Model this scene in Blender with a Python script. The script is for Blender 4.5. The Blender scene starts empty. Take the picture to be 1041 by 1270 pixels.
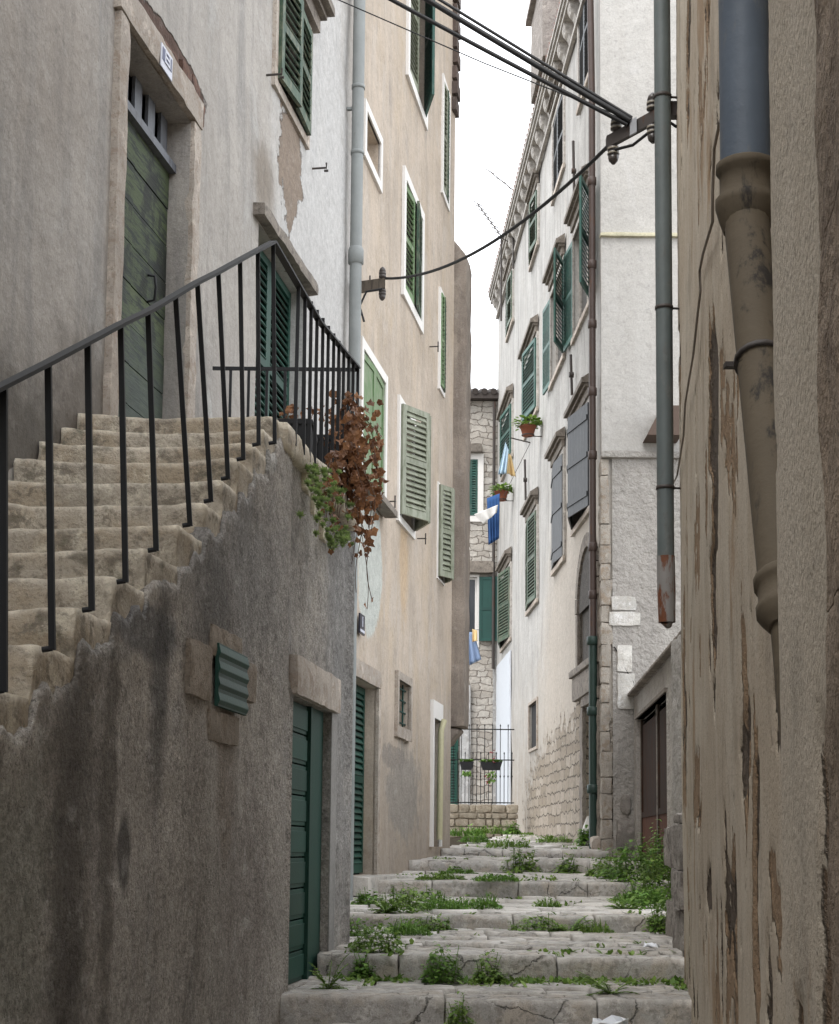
import bpy, bmesh, math, random
from mathutils import Vector, Matrix, noise
random.seed(7)
S = bpy.context.scene
COL = S.collection
# ------------------------------------------------------------------ camera
F = 1950.0; CX = 520.5; HY = 1048.0; PITCH = math.radians(6.0); ROLL = math.radians(.55)
PY = HY - F*math.tan(PITCH)
cam = bpy.data.cameras.new('camera'); co = bpy.data.objects.new('camera', cam); COL.objects.link(co)
co.location = (0, 0, 0); co.rotation_euler = (Matrix.Rotation(math.radians(90)+PITCH, 3, 'X') @ Matrix.Rotation(ROLL, 3, 'Z')).to_euler()
cam.sensor_fit = 'VERTICAL'; cam.sensor_height = 36; cam.sensor_width = 36
cam.lens = 36*F/1270.0; cam.shift_y = (PY-635.0)/1270.0; cam.clip_start = .05; cam.clip_end = 600
S.camera = co
# ------------------------------------------------------------------ world / sun / exposure
w = bpy.data.worlds.new('World'); S.world = w; w.use_nodes = True
nt = w.node_tree; nt.nodes.clear()
sky = nt.nodes.new('ShaderNodeTexSky'); sky.sky_type = 'NISHITA'; sky.sun_disc = False
sky.sun_elevation = math.radians(55); sky.sun_rotation = math.radians(218); sky.dust_density = 3
mx = nt.nodes.new('ShaderNodeMix'); mx.data_type = 'RGBA'; mx.inputs[0].default_value = .88
nt.links.new(sky.outputs[0], mx.inputs[6])
tc = nt.nodes.new('ShaderNodeTexCoord'); nz = nt.nodes.new('ShaderNodeTexNoise'); nz.inputs['Scale'].default_value = 2.5
nz.inputs['Detail'].default_value = 5
rp = nt.nodes.new('ShaderNodeValToRGB'); rp.color_ramp.elements[0].position = .3; rp.color_ramp.elements[1].position = .7
rp.color_ramp.elements[0].color = (8.6, 8.9, 9.3, 1); rp.color_ramp.elements[1].color = (10.5, 10.6, 10.8, 1)
nt.links.new(tc.outputs['Generated'], nz.inputs['Vector']); nt.links.new(nz.outputs[0], rp.inputs[0]); nt.links.new(rp.outputs[0], mx.inputs[7])
bg = nt.nodes.new('ShaderNodeBackground'); bg.inputs[1].default_value = .13
wo = nt.nodes.new('ShaderNodeOutputWorld'); nt.links.new(mx.outputs[2], bg.inputs[0]); nt.links.new(bg.outputs[0], wo.inputs[0])
sl = bpy.data.lights.new('sun', 'SUN'); sl.energy = .8; sl.angle = math.radians(25); sl.color = (1, .97, .93)
so = bpy.data.objects.new('sun', sl); COL.objects.link(so)
so.rotation_euler = Vector((.35, .45, -.8)).to_track_quat('-Z', 'Y').to_euler(); so.location = (0, 0, 30)
S.view_settings.view_transform = 'Standard'; S.view_settings.look = 'None'
S.view_settings.exposure = 1.2; S.view_settings.gamma = 1
# ------------------------------------------------------------------ helpers: projection and walls
def ray(u, v):
    a = (u-CX)/F; b = (PY-v)/F; c, s_ = math.cos(ROLL), math.sin(ROLL); a, b = a*c-b*s_, a*s_+b*c
    return Vector((a, math.cos(PITCH)-b*math.sin(PITCH), math.sin(PITCH)+b*math.cos(PITCH)))
def at(u, v, Y):
    r = ray(u, v); return r*(Y/r.y)
def atz(u, v, z):
    r = ray(u, v); return r*(z/r.z)
class Wall:
    def __init__(s, ox, oy, nx, ny, zb):
        k = math.hypot(nx, ny); s.n = Vector((nx/k, ny/k, 0)); s.x = s.n.cross(Vector((0, 0, 1))); s.o = Vector((ox, oy, 0)); s.zb = zb
        s.M = Matrix(((s.x.x, s.n.x, 0, ox), (s.x.y, s.n.y, 0, oy), (0, 0, 1, 0), (0, 0, 0, 1)))
    def hit(s, u, v, o=0):
        r = ray(u, v); t = (s.o.dot(s.n)+o)/r.dot(s.n); p = r*t
        return (p-s.o).dot(s.x), p.z
    def r(s, u0, u1, vt, vb, o=0):
        a = s.hit(u0, vt, o); b = s.hit(u0, vb, o); c = s.hit(u1, vt, o)
        return (min(a[0], c[0]), max(a[0], c[0]), b[1], a[1])
    def w(s, a, o, z): return s.M @ Vector((a, o, z))
    def sY(s, Y):   # s for a depth Y
        return (Y-s.o.y)/s.x.y
I4 = Matrix.Identity(4)
WM = {}
def prop(o, label=None, cat=None, group=None, kind=None):
    if label: o['label'] = label
    if cat: o['category'] = cat
    if group: o['group'] = group
    if kind: o['kind'] = kind
    return o
def thing(name, label, cat, M=None, loc=None, group=None):
    o = bpy.data.objects.new(name, None); COL.objects.link(o); o.empty_display_size = .2
    if M is None: M = Matrix.Translation(Vector(loc))
    o.matrix_world = M; WM[o.name] = M.copy(); prop(o, label, cat, group); return o
def house(name, W, label, cat='house'):
    return thing(name, label, cat, M=Matrix.Translation((0, 0, W.zb)) @ W.M)
class MB:
    def __init__(s): s.v = []; s.f = []; s.sm = []; s.attr = None
    def add(s, vs, fs, smooth=False):
        b = len(s.v); s.v += [Vector(p) for p in vs]; s.f += [tuple(i+b for i in f) for f in fs]; s.sm += [smooth]*len(fs)
    def box(s, x0, x1, y0, y1, z0, z1):
        if x0 > x1: x0, x1 = x1, x0
        if y0 > y1: y0, y1 = y1, y0
        if z0 > z1: z0, z1 = z1, z0
        s.add([(x0,y0,z0),(x1,y0,z0),(x1,y1,z0),(x0,y1,z0),(x0,y0,z1),(x1,y0,z1),(x1,y1,z1),(x0,y1,z1)],
              [(0,3,2,1),(4,5,6,7),(0,1,5,4),(1,2,6,5),(2,3,7,6),(3,0,4,7)])
    def obox(s, c, a, b, d):
        c, a, b, d = map(Vector, (c, a, b, d))
        if a.cross(b).dot(d) < 0: a = -a
        P = [c-a-b-d, c+a-b-d, c+a+b-d, c-a+b-d, c-a-b+d, c+a-b+d, c+a+b+d, c-a+b+d]
        s.add(P, [(0,3,2,1),(4,5,6,7),(0,1,5,4),(1,2,6,5),(2,3,7,6),(3,0,4,7)])
    def prism(s, pts, d):   # closed polygon of 3d points extruded along d
        n = len(pts); P = [Vector(p) for p in pts]; Q = [p+Vector(d) for p in P]
        s.add(P+Q, [tuple(range(n))[::-1], tuple(range(n, 2*n))]+[(i, (i+1) % n, (i+1) % n+n, i+n) for i in range(n)])
    def tube(s, pts, r, n=8, cap=True):
        pts = [Vector(p) for p in pts]; m = len(pts); R = r if isinstance(r, (list, tuple)) else [r]*m
        V = []; up = None
        for i, p in enumerate(pts):
            t = (pts[min(i+1, m-1)]-pts[max(i-1, 0)])
            if t.length < 1e-9: t = Vector((0, 0, 1))
            t.normalize()
            if up is None: up = Vector((0, 0, 1)) if abs(t.z) < .9 else Vector((1, 0, 0))
            a = t.cross(up)
            if a.length < 1e-6: a = t.orthogonal()
            a.normalize(); b = a.cross(t); up = b
            for k in range(n):
                q = 2*math.pi*k/n; V.append(p+a*math.cos(q)*R[i]+b*math.sin(q)*R[i])
        fs = [(i*n+k, i*n+(k+1) % n, (i+1)*n+(k+1) % n, (i+1)*n+k) for i in range(m-1) for k in range(n)]
        s.add(V, fs, True)
        if cap: s.add(V[:n], [tuple(range(n))[::-1]]); s.add(V[-n:], [tuple(range(n))])
    def lathe(s, prof, c, axis=(0, 0, 1), n=12):
        ax = Vector(axis).normalized(); c = Vector(c)
        s.tube([c+ax*h for r_, h in prof], [r_ for r_, h in prof], n)
    def rough(s, L, fn, res=.06, rad=.012, amp=.006, fr=9, seed=0, skip=()):
        Lx, Ly, Lz = L; rad = min(rad, Lx*.45, Ly*.45, Lz*.45)
        def pt(x, y, z):
            p = Vector((x, y, z)); q = Vector((min(max(x, rad), Lx-rad), min(max(y, rad), Ly-rad), min(max(z, rad), Lz-rad)))
            d = p-q
            if d.length > 1e-9: p = q+d.normalized()*rad
            m_ = Vector((0, 0, 0))
            w_ = fn(p)
            k = noise.noise_vector(w_*fr+Vector((seed*3.1, 0, seed)))
            k2 = noise.noise_vector(w_*fr*3.7+Vector((seed, 7, 0)))
            return w_+k*amp+k2*amp*.4
        def face(A, U, V_, nu, nv):
            P = [pt(*(A[i]+U[i]*a/nu+V_[i]*b/nv for i in range(3))) for b in range(nv+1) for a in range(nu+1)]
            s.add(P, [(b*(nu+1)+a, b*(nu+1)+a+1, (b+1)*(nu+1)+a+1, (b+1)*(nu+1)+a) for b in range(nv) for a in range(nu)], True)
        n = [max(2, int(round(l/res))) for l in L]
        if 'b' not in skip: face((0, 0, 0), (0, Ly, 0), (Lx, 0, 0), n[1], n[0])
        face((0, 0, Lz), (Lx, 0, 0), (0, Ly, 0), n[0], n[1])
        face((0, 0, 0), (Lx, 0, 0), (0, 0, Lz), n[0], n[2]); face((0, Ly, 0), (0, 0, Lz), (Lx, 0, 0), n[2], n[0])
        face((0, 0, 0), (0, 0, Lz), (0, Ly, 0), n[2], n[1]); face((Lx, 0, 0), (0, Ly, 0), (0, 0, Lz), n[1], n[2])
    def rbox(s, x0, x1, y0, y1, z0, z1, **k):
        o = Vector((x0, y0, z0)); s.rough((x1-x0, y1-y0, z1-z0), lambda p: p+o, **k)
    def build(s, name, mat, parent=None, space=I4, loc=None, weld=False, bevel=0):
        me = bpy.data.meshes.new(name); o = bpy.data.objects.new(name, me); COL.objects.link(o)
        if parent is not None:
            P = WM[parent.name]; T = P.inverted() @ space; WMo = P
            o.parent = parent
        else:
            V = [space @ v for v in s.v]
            if loc is None:
                xs = [v.x for v in V]; ys = [v.y for v in V]; zs = [v.z for v in V]
                loc = ((min(xs)+max(xs))/2, (min(ys)+max(ys))/2, min(zs))
            WMo = Matrix.Translation(loc); T = WMo.inverted() @ space; o.location = loc
        me.from_pydata([T @ v for v in s.v], [], s.f)
        me.polygons.foreach_set('use_smooth', s.sm); me.update()
        if weld:
            bm = bmesh.new(); bm.from_mesh(me); bmesh.ops.remove_doubles(bm, verts=bm.verts, dist=.0006); bm.to_mesh(me); bm.free()
        if T.determinant() < 0: me.flip_normals()
        if s.attr:
            at_ = me.attributes.new('peel', 'FLOAT_COLOR', 'POINT')
            for i, q in enumerate(s.attr): at_.data[i].color = (*q, 1)
        WM[o.name] = WMo.copy()
        me.materials.append(mat)
        if bevel:
            b = o.modifiers.new('bevel', 'BEVEL'); b.width = bevel; b.segments = 2; b.limit_method = 'ANGLE'
        return o
# ------------------------------------------------------------------ materials
class NT:
    def __init__(s, name, rough=.85, spec=.3):
        s.m = bpy.data.materials.new(name); s.m.use_nodes = True; s.t = s.m.node_tree
        s.b = s.t.nodes['Principled BSDF']; s.b.inputs['Roughness'].default_value = rough
        s.b.inputs['Specular IOR Level'].default_value = spec
        s.tc = s.t.nodes.new('ShaderNodeTexCoord'); s.P = s.tc.outputs['Object']
    def set(s, sock, v):
        if isinstance(v, bpy.types.NodeSocket): s.t.links.new(v, sock)
        elif isinstance(v, (tuple, list)) and len(v) == 3 and sock.type == 'RGBA': sock.default_value = (*v, 1)
        else: sock.default_value = v
    def math(s, op, a, b=0, c=0, clamp=False):
        n = s.t.nodes.new('ShaderNodeMath'); n.operation = op; n.use_clamp = clamp
        for i, x in enumerate((a, b, c)): s.set(n.inputs[i], x)
        return n.outputs[0]
    def vm(s, op, a, b=(0, 0, 0)):
        n = s.t.nodes.new('ShaderNodeVectorMath'); n.operation = op; s.set(n.inputs[0], a); s.set(n.inputs[1], b)
        return n.outputs['Value'] if op == 'LENGTH' else n.outputs[0]
    def mul(s, v, sc): return s.vm('MULTIPLY', v, sc)
    def noise(s, vec, scale, detail=4, rough=.6, dist=0, col=False):
        n = s.t.nodes.new('ShaderNodeTexNoise'); s.set(n.inputs['Vector'], vec); n.inputs['Scale'].default_value = scale
        n.inputs['Detail'].default_value = detail; n.inputs['Roughness'].default_value = rough; n.inputs['Distortion'].default_value = dist
        return n.outputs['Color'] if col else n.outputs[0]
    def sm(s, x, a, b, lo=0, hi=1):
        n = s.t.nodes.new('ShaderNodeMapRange'); n.interpolation_type = 'SMOOTHSTEP'
        for i, q in enumerate((x, a, b, lo, hi)): s.set(n.inputs[i], q)
        return n.outputs[0]
    def mix(s, f, a, b, mode='MIX'):
        n = s.t.nodes.new('ShaderNodeMix'); n.data_type = 'RGBA'; n.blend_type = mode
        s.set(n.inputs[0], f); s.set(n.inputs[6], a); s.set(n.inputs[7], b); return n.outputs[2]
    def vor(s, vec, scale, feat='F1', out='Distance', rnd=1):
        n = s.t.nodes.new('ShaderNodeTexVoronoi'); n.feature = feat; s.set(n.inputs['Vector'], vec); n.inputs['Scale'].default_value = scale
        n.inputs['Randomness'].default_value = rnd
        return n.outputs[out]
    def xyz(s, v):
        n = s.t.nodes.new('ShaderNodeSeparateXYZ'); s.set(n.inputs[0], v); return n.outputs
    def comb(s, x, y, z):
        n = s.t.nodes.new('ShaderNodeCombineXYZ')
        for i, q in enumerate((x, y, z)): s.set(n.inputs[i], q)
        return n.outputs[0]
    def bump(s, h, dist=1.0, strength=1):
        n = s.t.nodes.new('ShaderNodeBump'); n.inputs['Distance'].default_value = dist; n.inputs['Strength'].default_value = strength
        s.set(n.inputs['Height'], h); s.t.links.new(n.outputs[0], s.b.inputs['Normal'])
    def fin(s, col, rough=None):
        s.set(s.b.inputs['Base Color'], col)
        if rough is not None: s.set(s.b.inputs['Roughness'], rough)
        return s.m
def rubble_nodes(n, P, sc, stone, stone2, mortar, flat=1.7):
    nn = n.vm('ADD', n.noise(P, 3.2, 4, .55, col=True), (-.5, -.5, -.5)); X = n.xyz(n.vm('ADD', P, n.mul(nn, (.38, 0, .27))))
    b = n.t.nodes.new('ShaderNodeTexBrick'); n.set(b.inputs['Vector'], n.comb(X[0], X[2], 0)); b.offset = .37; b.squash = 1.3; b.squash_frequency = 3
    b.inputs['Scale'].default_value = 1; b.inputs['Brick Width'].default_value = 1.05/sc*flat; b.inputs['Row Height'].default_value = .62/sc
    b.inputs['Mortar Size'].default_value = .05/sc; b.inputs['Mortar Smooth'].default_value = .6; b.inputs['Bias'].default_value = 0
    n.set(b.inputs['Color1'], stone); n.set(b.inputs['Color2'], stone2); n.set(b.inputs['Mortar'], stone)
    e = n.math('ADD', b.outputs['Fac'], n.math('MULTIPLY', n.math('SUBTRACT', n.noise(P, 9, 5, .7), .5), .9)); joint = n.sm(e, .25, .8, 1, 0)
    col = n.mix(n.sm(n.noise(P, 10, 6, .7), .35, .7, 0, .6), b.outputs['Color'], tuple(x*.5 for x in stone))
    col = n.mix(n.sm(n.noise(P, 2.2, 4), .5, .7, 0, .6), col, stone2)
    col = n.mix(joint, mortar, col)
    h = n.math('ADD', n.math('MULTIPLY', joint, .04), n.math('MULTIPLY', n.noise(P, 14, 5), .03))
    return col, h
def plaster(name, base, var=.12, streak=None, blot=None, speck=.0, bump=.004, fs=60, patches=(), rough=.9, dirt=None, chips=None, lump=.02, warm=None, grit=.35, cracks=0):
    n = NT(name, rough, .25); P = n.P; X = n.xyz(P)
    a = n.noise(P, 1.1, 5, .6); b = n.noise(n.mul(P, (1, 1, .55)), 5, 5, .65)
    c = n.mix(n.sm(a, .3, .7), tuple(x*(1-var*1.3) for x in base), tuple(x*(1+var) for x in base))
    c = n.mix(n.sm(b, .45, .8, 0, .5), c, tuple(x*(1-var*2) for x in base))
    if warm: c = n.mix(n.sm(n.noise(P, .8, 4, .6, .5), .45, .75, 0, warm[1]), c, warm[0])
    if streak:
        q = n.mul(P, (1, 1, .13)); st = n.noise(q, streak[2] if len(streak) > 2 else 4, 7, .68, .3)
        c = n.mix(n.sm(st, .47, .64, 0, streak[1]), c, streak[0])
        st2 = n.noise(n.vm('ADD', n.mul(P, (1, 1, .07)), (5, 0, 3)), (streak[2] if len(streak) > 2 else 4)*3, 5, .6)
        c = n.mix(n.sm(st2, .52, .68, 0, streak[1]*.5), c, streak[0])
    if blot:
        for (bc, amt, sc, th) in blot:
            c = n.mix(n.sm(n.noise(n.mul(P, (1, 1, .5)), sc, 6, .68, .4), th, th+.12, 0, amt), c, bc)
    h = n.math('MULTIPLY', n.noise(P, fs, 4, .7), bump)
    h = n.math('ADD', h, n.math('MULTIPLY', n.noise(P, 6, 4), bump*1.6+lump*.25))
    if dirt:
        z0, z1, dc, amt = dirt
        zz = n.math('ADD', X[2], n.math('MULTIPLY', n.noise(P, 2.5, 5), -(z1-z0)))
        c = n.mix(n.sm(zz, z0-(z1-z0)*.5, z1-(z1-z0)*.5, amt, 0), c, dc)
    if chips:
        cc, sc, th, dep = chips
        ch = n.sm(n.noise(n.mul(P, (1, 1, .6)), sc, 7, .7, .6), th, th+.018)
        c = n.mix(ch, c, n.mix(n.noise(P, 25, 4), tuple(x*.5 for x in cc), tuple(x*1.3 for x in cc)))
        h = n.math('SUBTRACT', h, n.math('MULTIPLY', ch, dep))
    if patches:
        dn = n.math('SUBTRACT', n.noise(P, 3.5, 6, .65), .5)
        for p in patches:
            s_, z_, rs, rz = p['r']; ds = n.math('DIVIDE', n.math('SUBTRACT', X[0], s_), rs); dz = n.math('DIVIDE', n.math('SUBTRACT', X[2], z_), rz)
            if p.get('box'): d = n.math('MAXIMUM', n.math('ABSOLUTE', ds), n.math('ABSOLUTE', dz))
            else: d = n.math('SQRT', n.math('ADD', n.math('MULTIPLY', ds, ds), n.math('MULTIPLY', dz, dz)))
            d = n.math('ADD', d, n.math('MULTIPLY', dn, p.get('j', 1.6)))
            e = p.get('e', .06); mk = n.sm(d, 1-e, 1+e, p.get('a', 1), 0)
            if p.get('rub'):
                pc, ph = rubble_nodes(n, P, p['rub'], *p['c'])
                h = n.math('ADD', h, n.math('MULTIPLY', mk, n.math('SUBTRACT', ph, .035)))
            else:
                q = p['c']; pc = n.mix(n.noise(P, p.get('ns', 12), 5, .7), tuple(x*.6 for x in q), tuple(x*1.35 for x in q))
                if p.get('h'): h = n.math('ADD', h, n.math('MULTIPLY', mk, n.math('ADD', p['h'], n.math('MULTIPLY', n.noise(P, 30, 4), .012))))
            c = n.mix(mk, c, pc)
    g1 = n.noise(P, 38, 5, .75); c = n.mix(n.sm(g1, .3, .7, grit, 0), c, n.mix(.5, c, (0, 0, 0)))
    c = n.mix(n.sm(n.noise(n.vm('ADD', P, (3, 1, 7)), 11, 6, .7), .52, .66, 0, grit*.8), c, n.mix(.45, c, (0, 0, 0)))
    c = n.mix(n.sm(n.noise(n.vm('ADD', P, (9, 1, 2)), 6, 6, .7), .54, .68, 0, grit*.7), c, n.mix(.3, c, (.9, .88, .84)))
    if cracks:
        cv = n.vor(n.vm('ADD', n.mul(P, (1, 1, .6)), n.mul(n.noise(P, 3, 6, .7, col=True), (.5, .5, .5))), cracks, 'DISTANCE_TO_EDGE')
        ck = n.math('MULTIPLY', n.sm(cv, .003, .012, 1, 0), n.sm(n.noise(P, 1.2, 3), .52, .6)); c = n.mix(n.math('MULTIPLY', ck, .75), c, tuple(x*.15 for x in base))
        h = n.math('SUBTRACT', h, n.math('MULTIPLY', ck, .006))
    if speck: c = n.mix(n.sm(n.noise(P, 75, 3, .7), .55, .66, 0, speck), c, tuple(x*.25 for x in base))
    n.bump(h); return n.fin(c)
def stonemat(name, base, dark, bump=.006, moss=0, warm=None, isl=.5, k=1, crk=0, edge=0):
    n = NT(name, .85, .3); P = n.mul(n.P, (k, k, k))
    c = n.mix(n.sm(n.noise(P, 3, 6, .65), .3, .7), tuple(x*.8 for x in base), tuple(x*1.12 for x in base))
    g = n.t.nodes.new('ShaderNodeNewGeometry'); c = n.mix(n.math('MULTIPLY', g.outputs['Random Per Island'], isl), c, tuple(x*.5 for x in base))
    if warm: c = n.mix(n.sm(n.noise(P, 2, 5, .65), .44, .62, 0, .85), c, warm)
    c = n.mix(n.sm(n.noise(n.vm('ADD', P, (4, 2, 1)), 5, 6, .7), .53, .66, 0, .55), c, tuple(min(.8, x*1.45) for x in base))
    c = n.mix(n.sm(n.noise(P, 9, 6, .72, .3), .49, .62, 0, .8), c, dark)
    c = n.mix(n.sm(n.noise(P, 60, 4, .7), .53, .66, 0, .65), c, tuple(x*.4 for x in base))
    ck = 0
    if crk:
        cv = n.vor(n.vm('ADD', n.P, n.mul(n.noise(n.P, 4, 6, .7, col=True), (.2, .2, .2))), crk, 'DISTANCE_TO_EDGE')
        ck = n.math('MULTIPLY', n.sm(cv, .003, .014, 1, 0), n.sm(n.noise(n.P, 1.3, 3), .44, .52)); c = n.mix(n.math('MULTIPLY', ck, .75), c, tuple(x*.12 for x in base))
    if edge: c = n.mix(n.sm(n.math('ADD', g.outputs['Pointiness'], n.math('MULTIPLY', n.math('SUBTRACT', n.noise(n.P, 12, 4), .5), .05)), .53, .60, 0, edge), c, tuple(min(.85, x*1.5) for x in base))
    if moss: c = n.mix(n.sm(n.noise(P, 4.5, 6, .7), .56, .7, 0, moss), c, (.05, .07, .025))
    n.bump(n.math('SUBTRACT', n.math('ADD', n.math('MULTIPLY', n.noise(P, 45, 5, .7), bump), n.math('MULTIPLY', n.noise(P, 8, 4), bump*1.5)), n.math('MULTIPLY', ck, .012)))
    return n.fin(c)
def paint(name, base, wear=None, amt=.4, rough=.55, bump=.0015, isl=.25):
    n = NT(name, rough, .4); P = n.P
    g = n.t.nodes.new('ShaderNodeNewGeometry'); r = g.outputs['Random Per Island']
    c = n.mix(r, tuple(x*(1-isl) for x in base), tuple(x*(1+isl) for x in base))
    c = n.mix(n.sm(n.noise(P, 4, 5, .7), .4, .75, 0, .35), c, tuple(x*.6 for x in base))
    if wear: c = n.mix(n.sm(n.noise(n.mul(P, (1, 1, .3)), 14, 6, .75), .62-amt*.3, .75-amt*.2, 0, min(1, amt*1.6)), c, wear)
    n.bump(n.math('MULTIPLY', n.noise(P, 50, 4), bump)); return n.fin(c)
def rustmetal(name, base, rust, th, rough=.6, metal=.0, streak=1):
    n = NT(name, rough, .4 if rough < .9 else .1); P = n.P
    c = n.mix(n.noise(P, 5, 5, .6), tuple(x*.75 for x in base), tuple(x*1.25 for x in base))
    c = n.mix(n.sm(n.noise(n.mul(P, (1, 1, .3)), 9, 6, .7), th, th+.1), c, n.mix(n.noise(P, 30, 3), rust, tuple(x*.4 for x in rust)))
    n.b.inputs['Metallic'].default_value = metal
    n.bump(n.math('MULTIPLY', n.noise(P, 40, 4), .0015)); return n.fin(c)
def leafmat(name, a, b, trans=.3):
    n = NT(name, .55, .35)
    g = n.t.nodes.new('ShaderNodeNewGeometry'); r = g.outputs['Random Per Island']
    c = n.mix(r, a, b); c = n.mix(n.sm(n.noise(n.P, 9, 2), .35, .7, 0, .5), c, tuple(x*.5 for x in a))
    n.b.inputs['Transmission Weight'].default_value = 0
    m = n.fin(c)
    tr = n.t.nodes.new('ShaderNodeBsdfTranslucent'); n.set(tr.inputs[0], c); ms = n.t.nodes.new('ShaderNodeMixShader'); ms.inputs[0].default_value = trans
    out = n.t.nodes['Material Output']; n.t.links.new(n.b.outputs[0], ms.inputs[1]); n.t.links.new(tr.outputs[0], ms.inputs[2]); n.t.links.new(ms.outputs[0], out.inputs[0])
    return m
def plain(name, base, rough=.6, var=.15, metal=0, sc=20):
    n = NT(name, rough, .4); c = n.mix(n.noise(n.P, sc, 4), tuple(x*(1-var) for x in base), tuple(x*(1+var) for x in base))
    n.b.inputs['Metallic'].default_value = metal; return n.fin(c)

# ------------------------------------------------------------------ the walls' lines on the ground plan
HM = .163
H = Wall(-3.47+HM*12, 12, 1, -HM, 2.2)                # left house
HB = Wall(-3.44+HM*20, 20, 1, -HM, -.6)               # beige house
G = Wall(-2.0+.13*9, 9, 1, -.13, -1.7)                # grey stair wall
WH = Wall(3.784-.041*24, 24, -1, -.041, -.2)          # white house side along the alley (normal -X)
WF = Wall(2.80, 24, 0, -1, -.2)                       # its front towards the camera
RA = Wall(.349+.133*6, 6, -1, .133, -1.7)             # near right house
RB = Wall(.229+.133*2, 2, -1, .133, -1.7)             # nearest right wall
YC = 16.78                                            # seam between left house and beige house
PM = {}
def P_(W, u, v, ru=None, rv=None, **k):               # patch from pixel centre, sizes in metres
    s, z = W.hit(u, v); d = dict(r=(s, z-W.zb, ru, rv)); d.update(k); return d
PM['left'] = plaster('left_plaster', (.43, .40, .365), .10, streak=((.22, .215, .21), .45, 3), speck=.25, bump=.003, fs=80, lump=.05,
    blot=[((.47, .46, .44), .5, 1.2, .55), ((.17, .165, .15), .25, 2.2, .66)],
    patches=[P_(H, 35, 560, .9, .45, c=(.13, .12, .105), a=.85, e=.5, j=1.6), P_(H, 110, 520, .5, .5, c=(.16, .14, .12), a=.8, e=.5), P_(H, 60, 30, .8, .7, c=(.34, .30, .26), a=.5, e=.5),
             P_(H, 395, 230, 1.6, 3.2, c=(.58, .575, .565), a=.75, e=.3, j=1.2), P_(H, 362, 200, .42, .55, c=(.27, .215, .17), h=-.03, ns=7, j=2.2),
             P_(H, 330, 225, .35, .3, c=(.20, .16, .12), a=.65, e=.5), P_(H, 222, 75, .75, .14, c=(.10, .06, .045), h=-.04, j=.9),
             P_(H, 262, 540, .12, .35, c=(.5, .49, .46), e=.05, j=1), P_(H, 25, 605, .12, .1, c=(.6, .58, .55), j=1)])
PM['beige'] = plaster('beige_plaster', (.525, .445, .365), .10, streak=((.33, .295, .26), .35, 2.5), speck=.12, bump=.003, fs=70, lump=.05,
    blot=[((.53, .47, .41), .6, 1.5, .52), ((.31, .285, .265), .45, 1.8, .58)], warm=((.52, .41, .28), .5),
    chips=((.33, .28, .24), 1.7, .69, .01), dirt=(.2, 1.5, (.30, .26, .22), .5),
    patches=[P_(HB, 503, 985, 1.15, .62, c=(.37, .335, .295), h=-.006, j=2.6, e=.2, ns=5), P_(HB, 462, 700, .75, .85, c=(.52, .54, .50), h=-.004, j=.6),
             P_(HB, 503, 690, .3, .8, c=(.56, .40, .24), a=.6, e=.4), P_(HB, 490, 940, .9, .15, c=(.30, .27, .24), h=-.01, j=1.6, e=.1, a=.7)])
PM['grey'] = plaster('grey_cement_render', (.56, .515, .46), .15, streak=((.30, .27, .235), .4, 2.0), speck=.85, bump=.02, fs=55, lump=.08, grit=.95,
    blot=[((.42, .40, .375), .5, 1.6, .52), ((.11, .10, .09), .5, 1.0, .55), ((.12, .11, .10), .5, 7, .60)], rough=.92,
    patches=[P_(G, 100, 960, .25, 1.1, c=(.15, .13, .11), a=.65, e=.5, j=1.6), P_(G, 300, 700, 1.2, .5, c=(.28, .28, .28), a=.5, e=.5),
             P_(G, 430, 700, .7, 3, c=(.26, .265, .27), a=.6, e=.5), P_(G, 185, 780, .5, .12, c=(.27, .26, .25), e=.2, j=1.2),
             P_(G, 160, 1060, .1, .16, c=(.07, .065, .06), a=.8, e=.3, j=.6), P_(G, 88, 1120, .16, 1.0, c=(.13, .115, .10), a=.65, e=.5, j=1.4), P_(G, 205, 850, .12, .5, c=(.10, .095, .09), a=.7, e=.5, j=1.4), P_(G, 20, 1130, .35, .5, c=(.26, .27, .22), a=.55, e=.5, j=1.6), P_(G, 310, 1120, .5, .6, c=(.33, .29, .26), a=.6, e=.5, j=1.6), P_(G, 140, 990, .1, .9, c=(.13, .11, .09), a=.7, e=.4, j=1.5), P_(G, 270, 760, .3, .3, c=(.12, .115, .11), a=.6, e=.5, j=1.6), P_(G, 335, 566, .22, .07, c=(.62, .60, .56), a=.9, e=.1, j=1.8), P_(G, 312, 590, .16, .06, c=(.60, .58, .54), a=.9, e=.1, j=1.8), P_(G, 130, 800, .35, .05, c=(.40, .38, .35), a=.7, e=.3, j=1.5), P_(G, 285, 930, .22, .5, c=(.27, .21, .16), a=.5, e=.4)])
RUB = ((.46, .40, .33), (.30, .25, .19), (.11, .09, .07), 1.9)
PM['white'] = plaster('white_plaster', (.48, .468, .445), .09, streak=((.29, .28, .265), .7, 3), speck=.08, bump=.003, fs=60, lump=.05,
    blot=[((.44, .41, .37), .5, 1.0, .53)], dirt=(-.2, 5.2, (.36, .31, .25), .8),
    patches=[P_(WH, 715, 860, 5.2, 4.0, c=(.52, .46, .39), a=.75, e=.3, j=.6),
             P_(WH, 700, 1020, 6.5, 1.75, c=RUB, rub=3.1, j=1.4), P_(WH, 727, 930, 1.5, 2.1, c=RUB, rub=3.1, j=1.3)])
PM['rough_white'] = plaster('rough_white_stucco', (.38, .36, .335), .1, speck=.15, bump=.03, fs=16, lump=.1,
    blot=[((.50, .48, .45), .4, 1.2, .55)], streak=((.42, .40, .37), .3, 3), dirt=(-.4, 1.9, (.42, .385, .34), .8))
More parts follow.
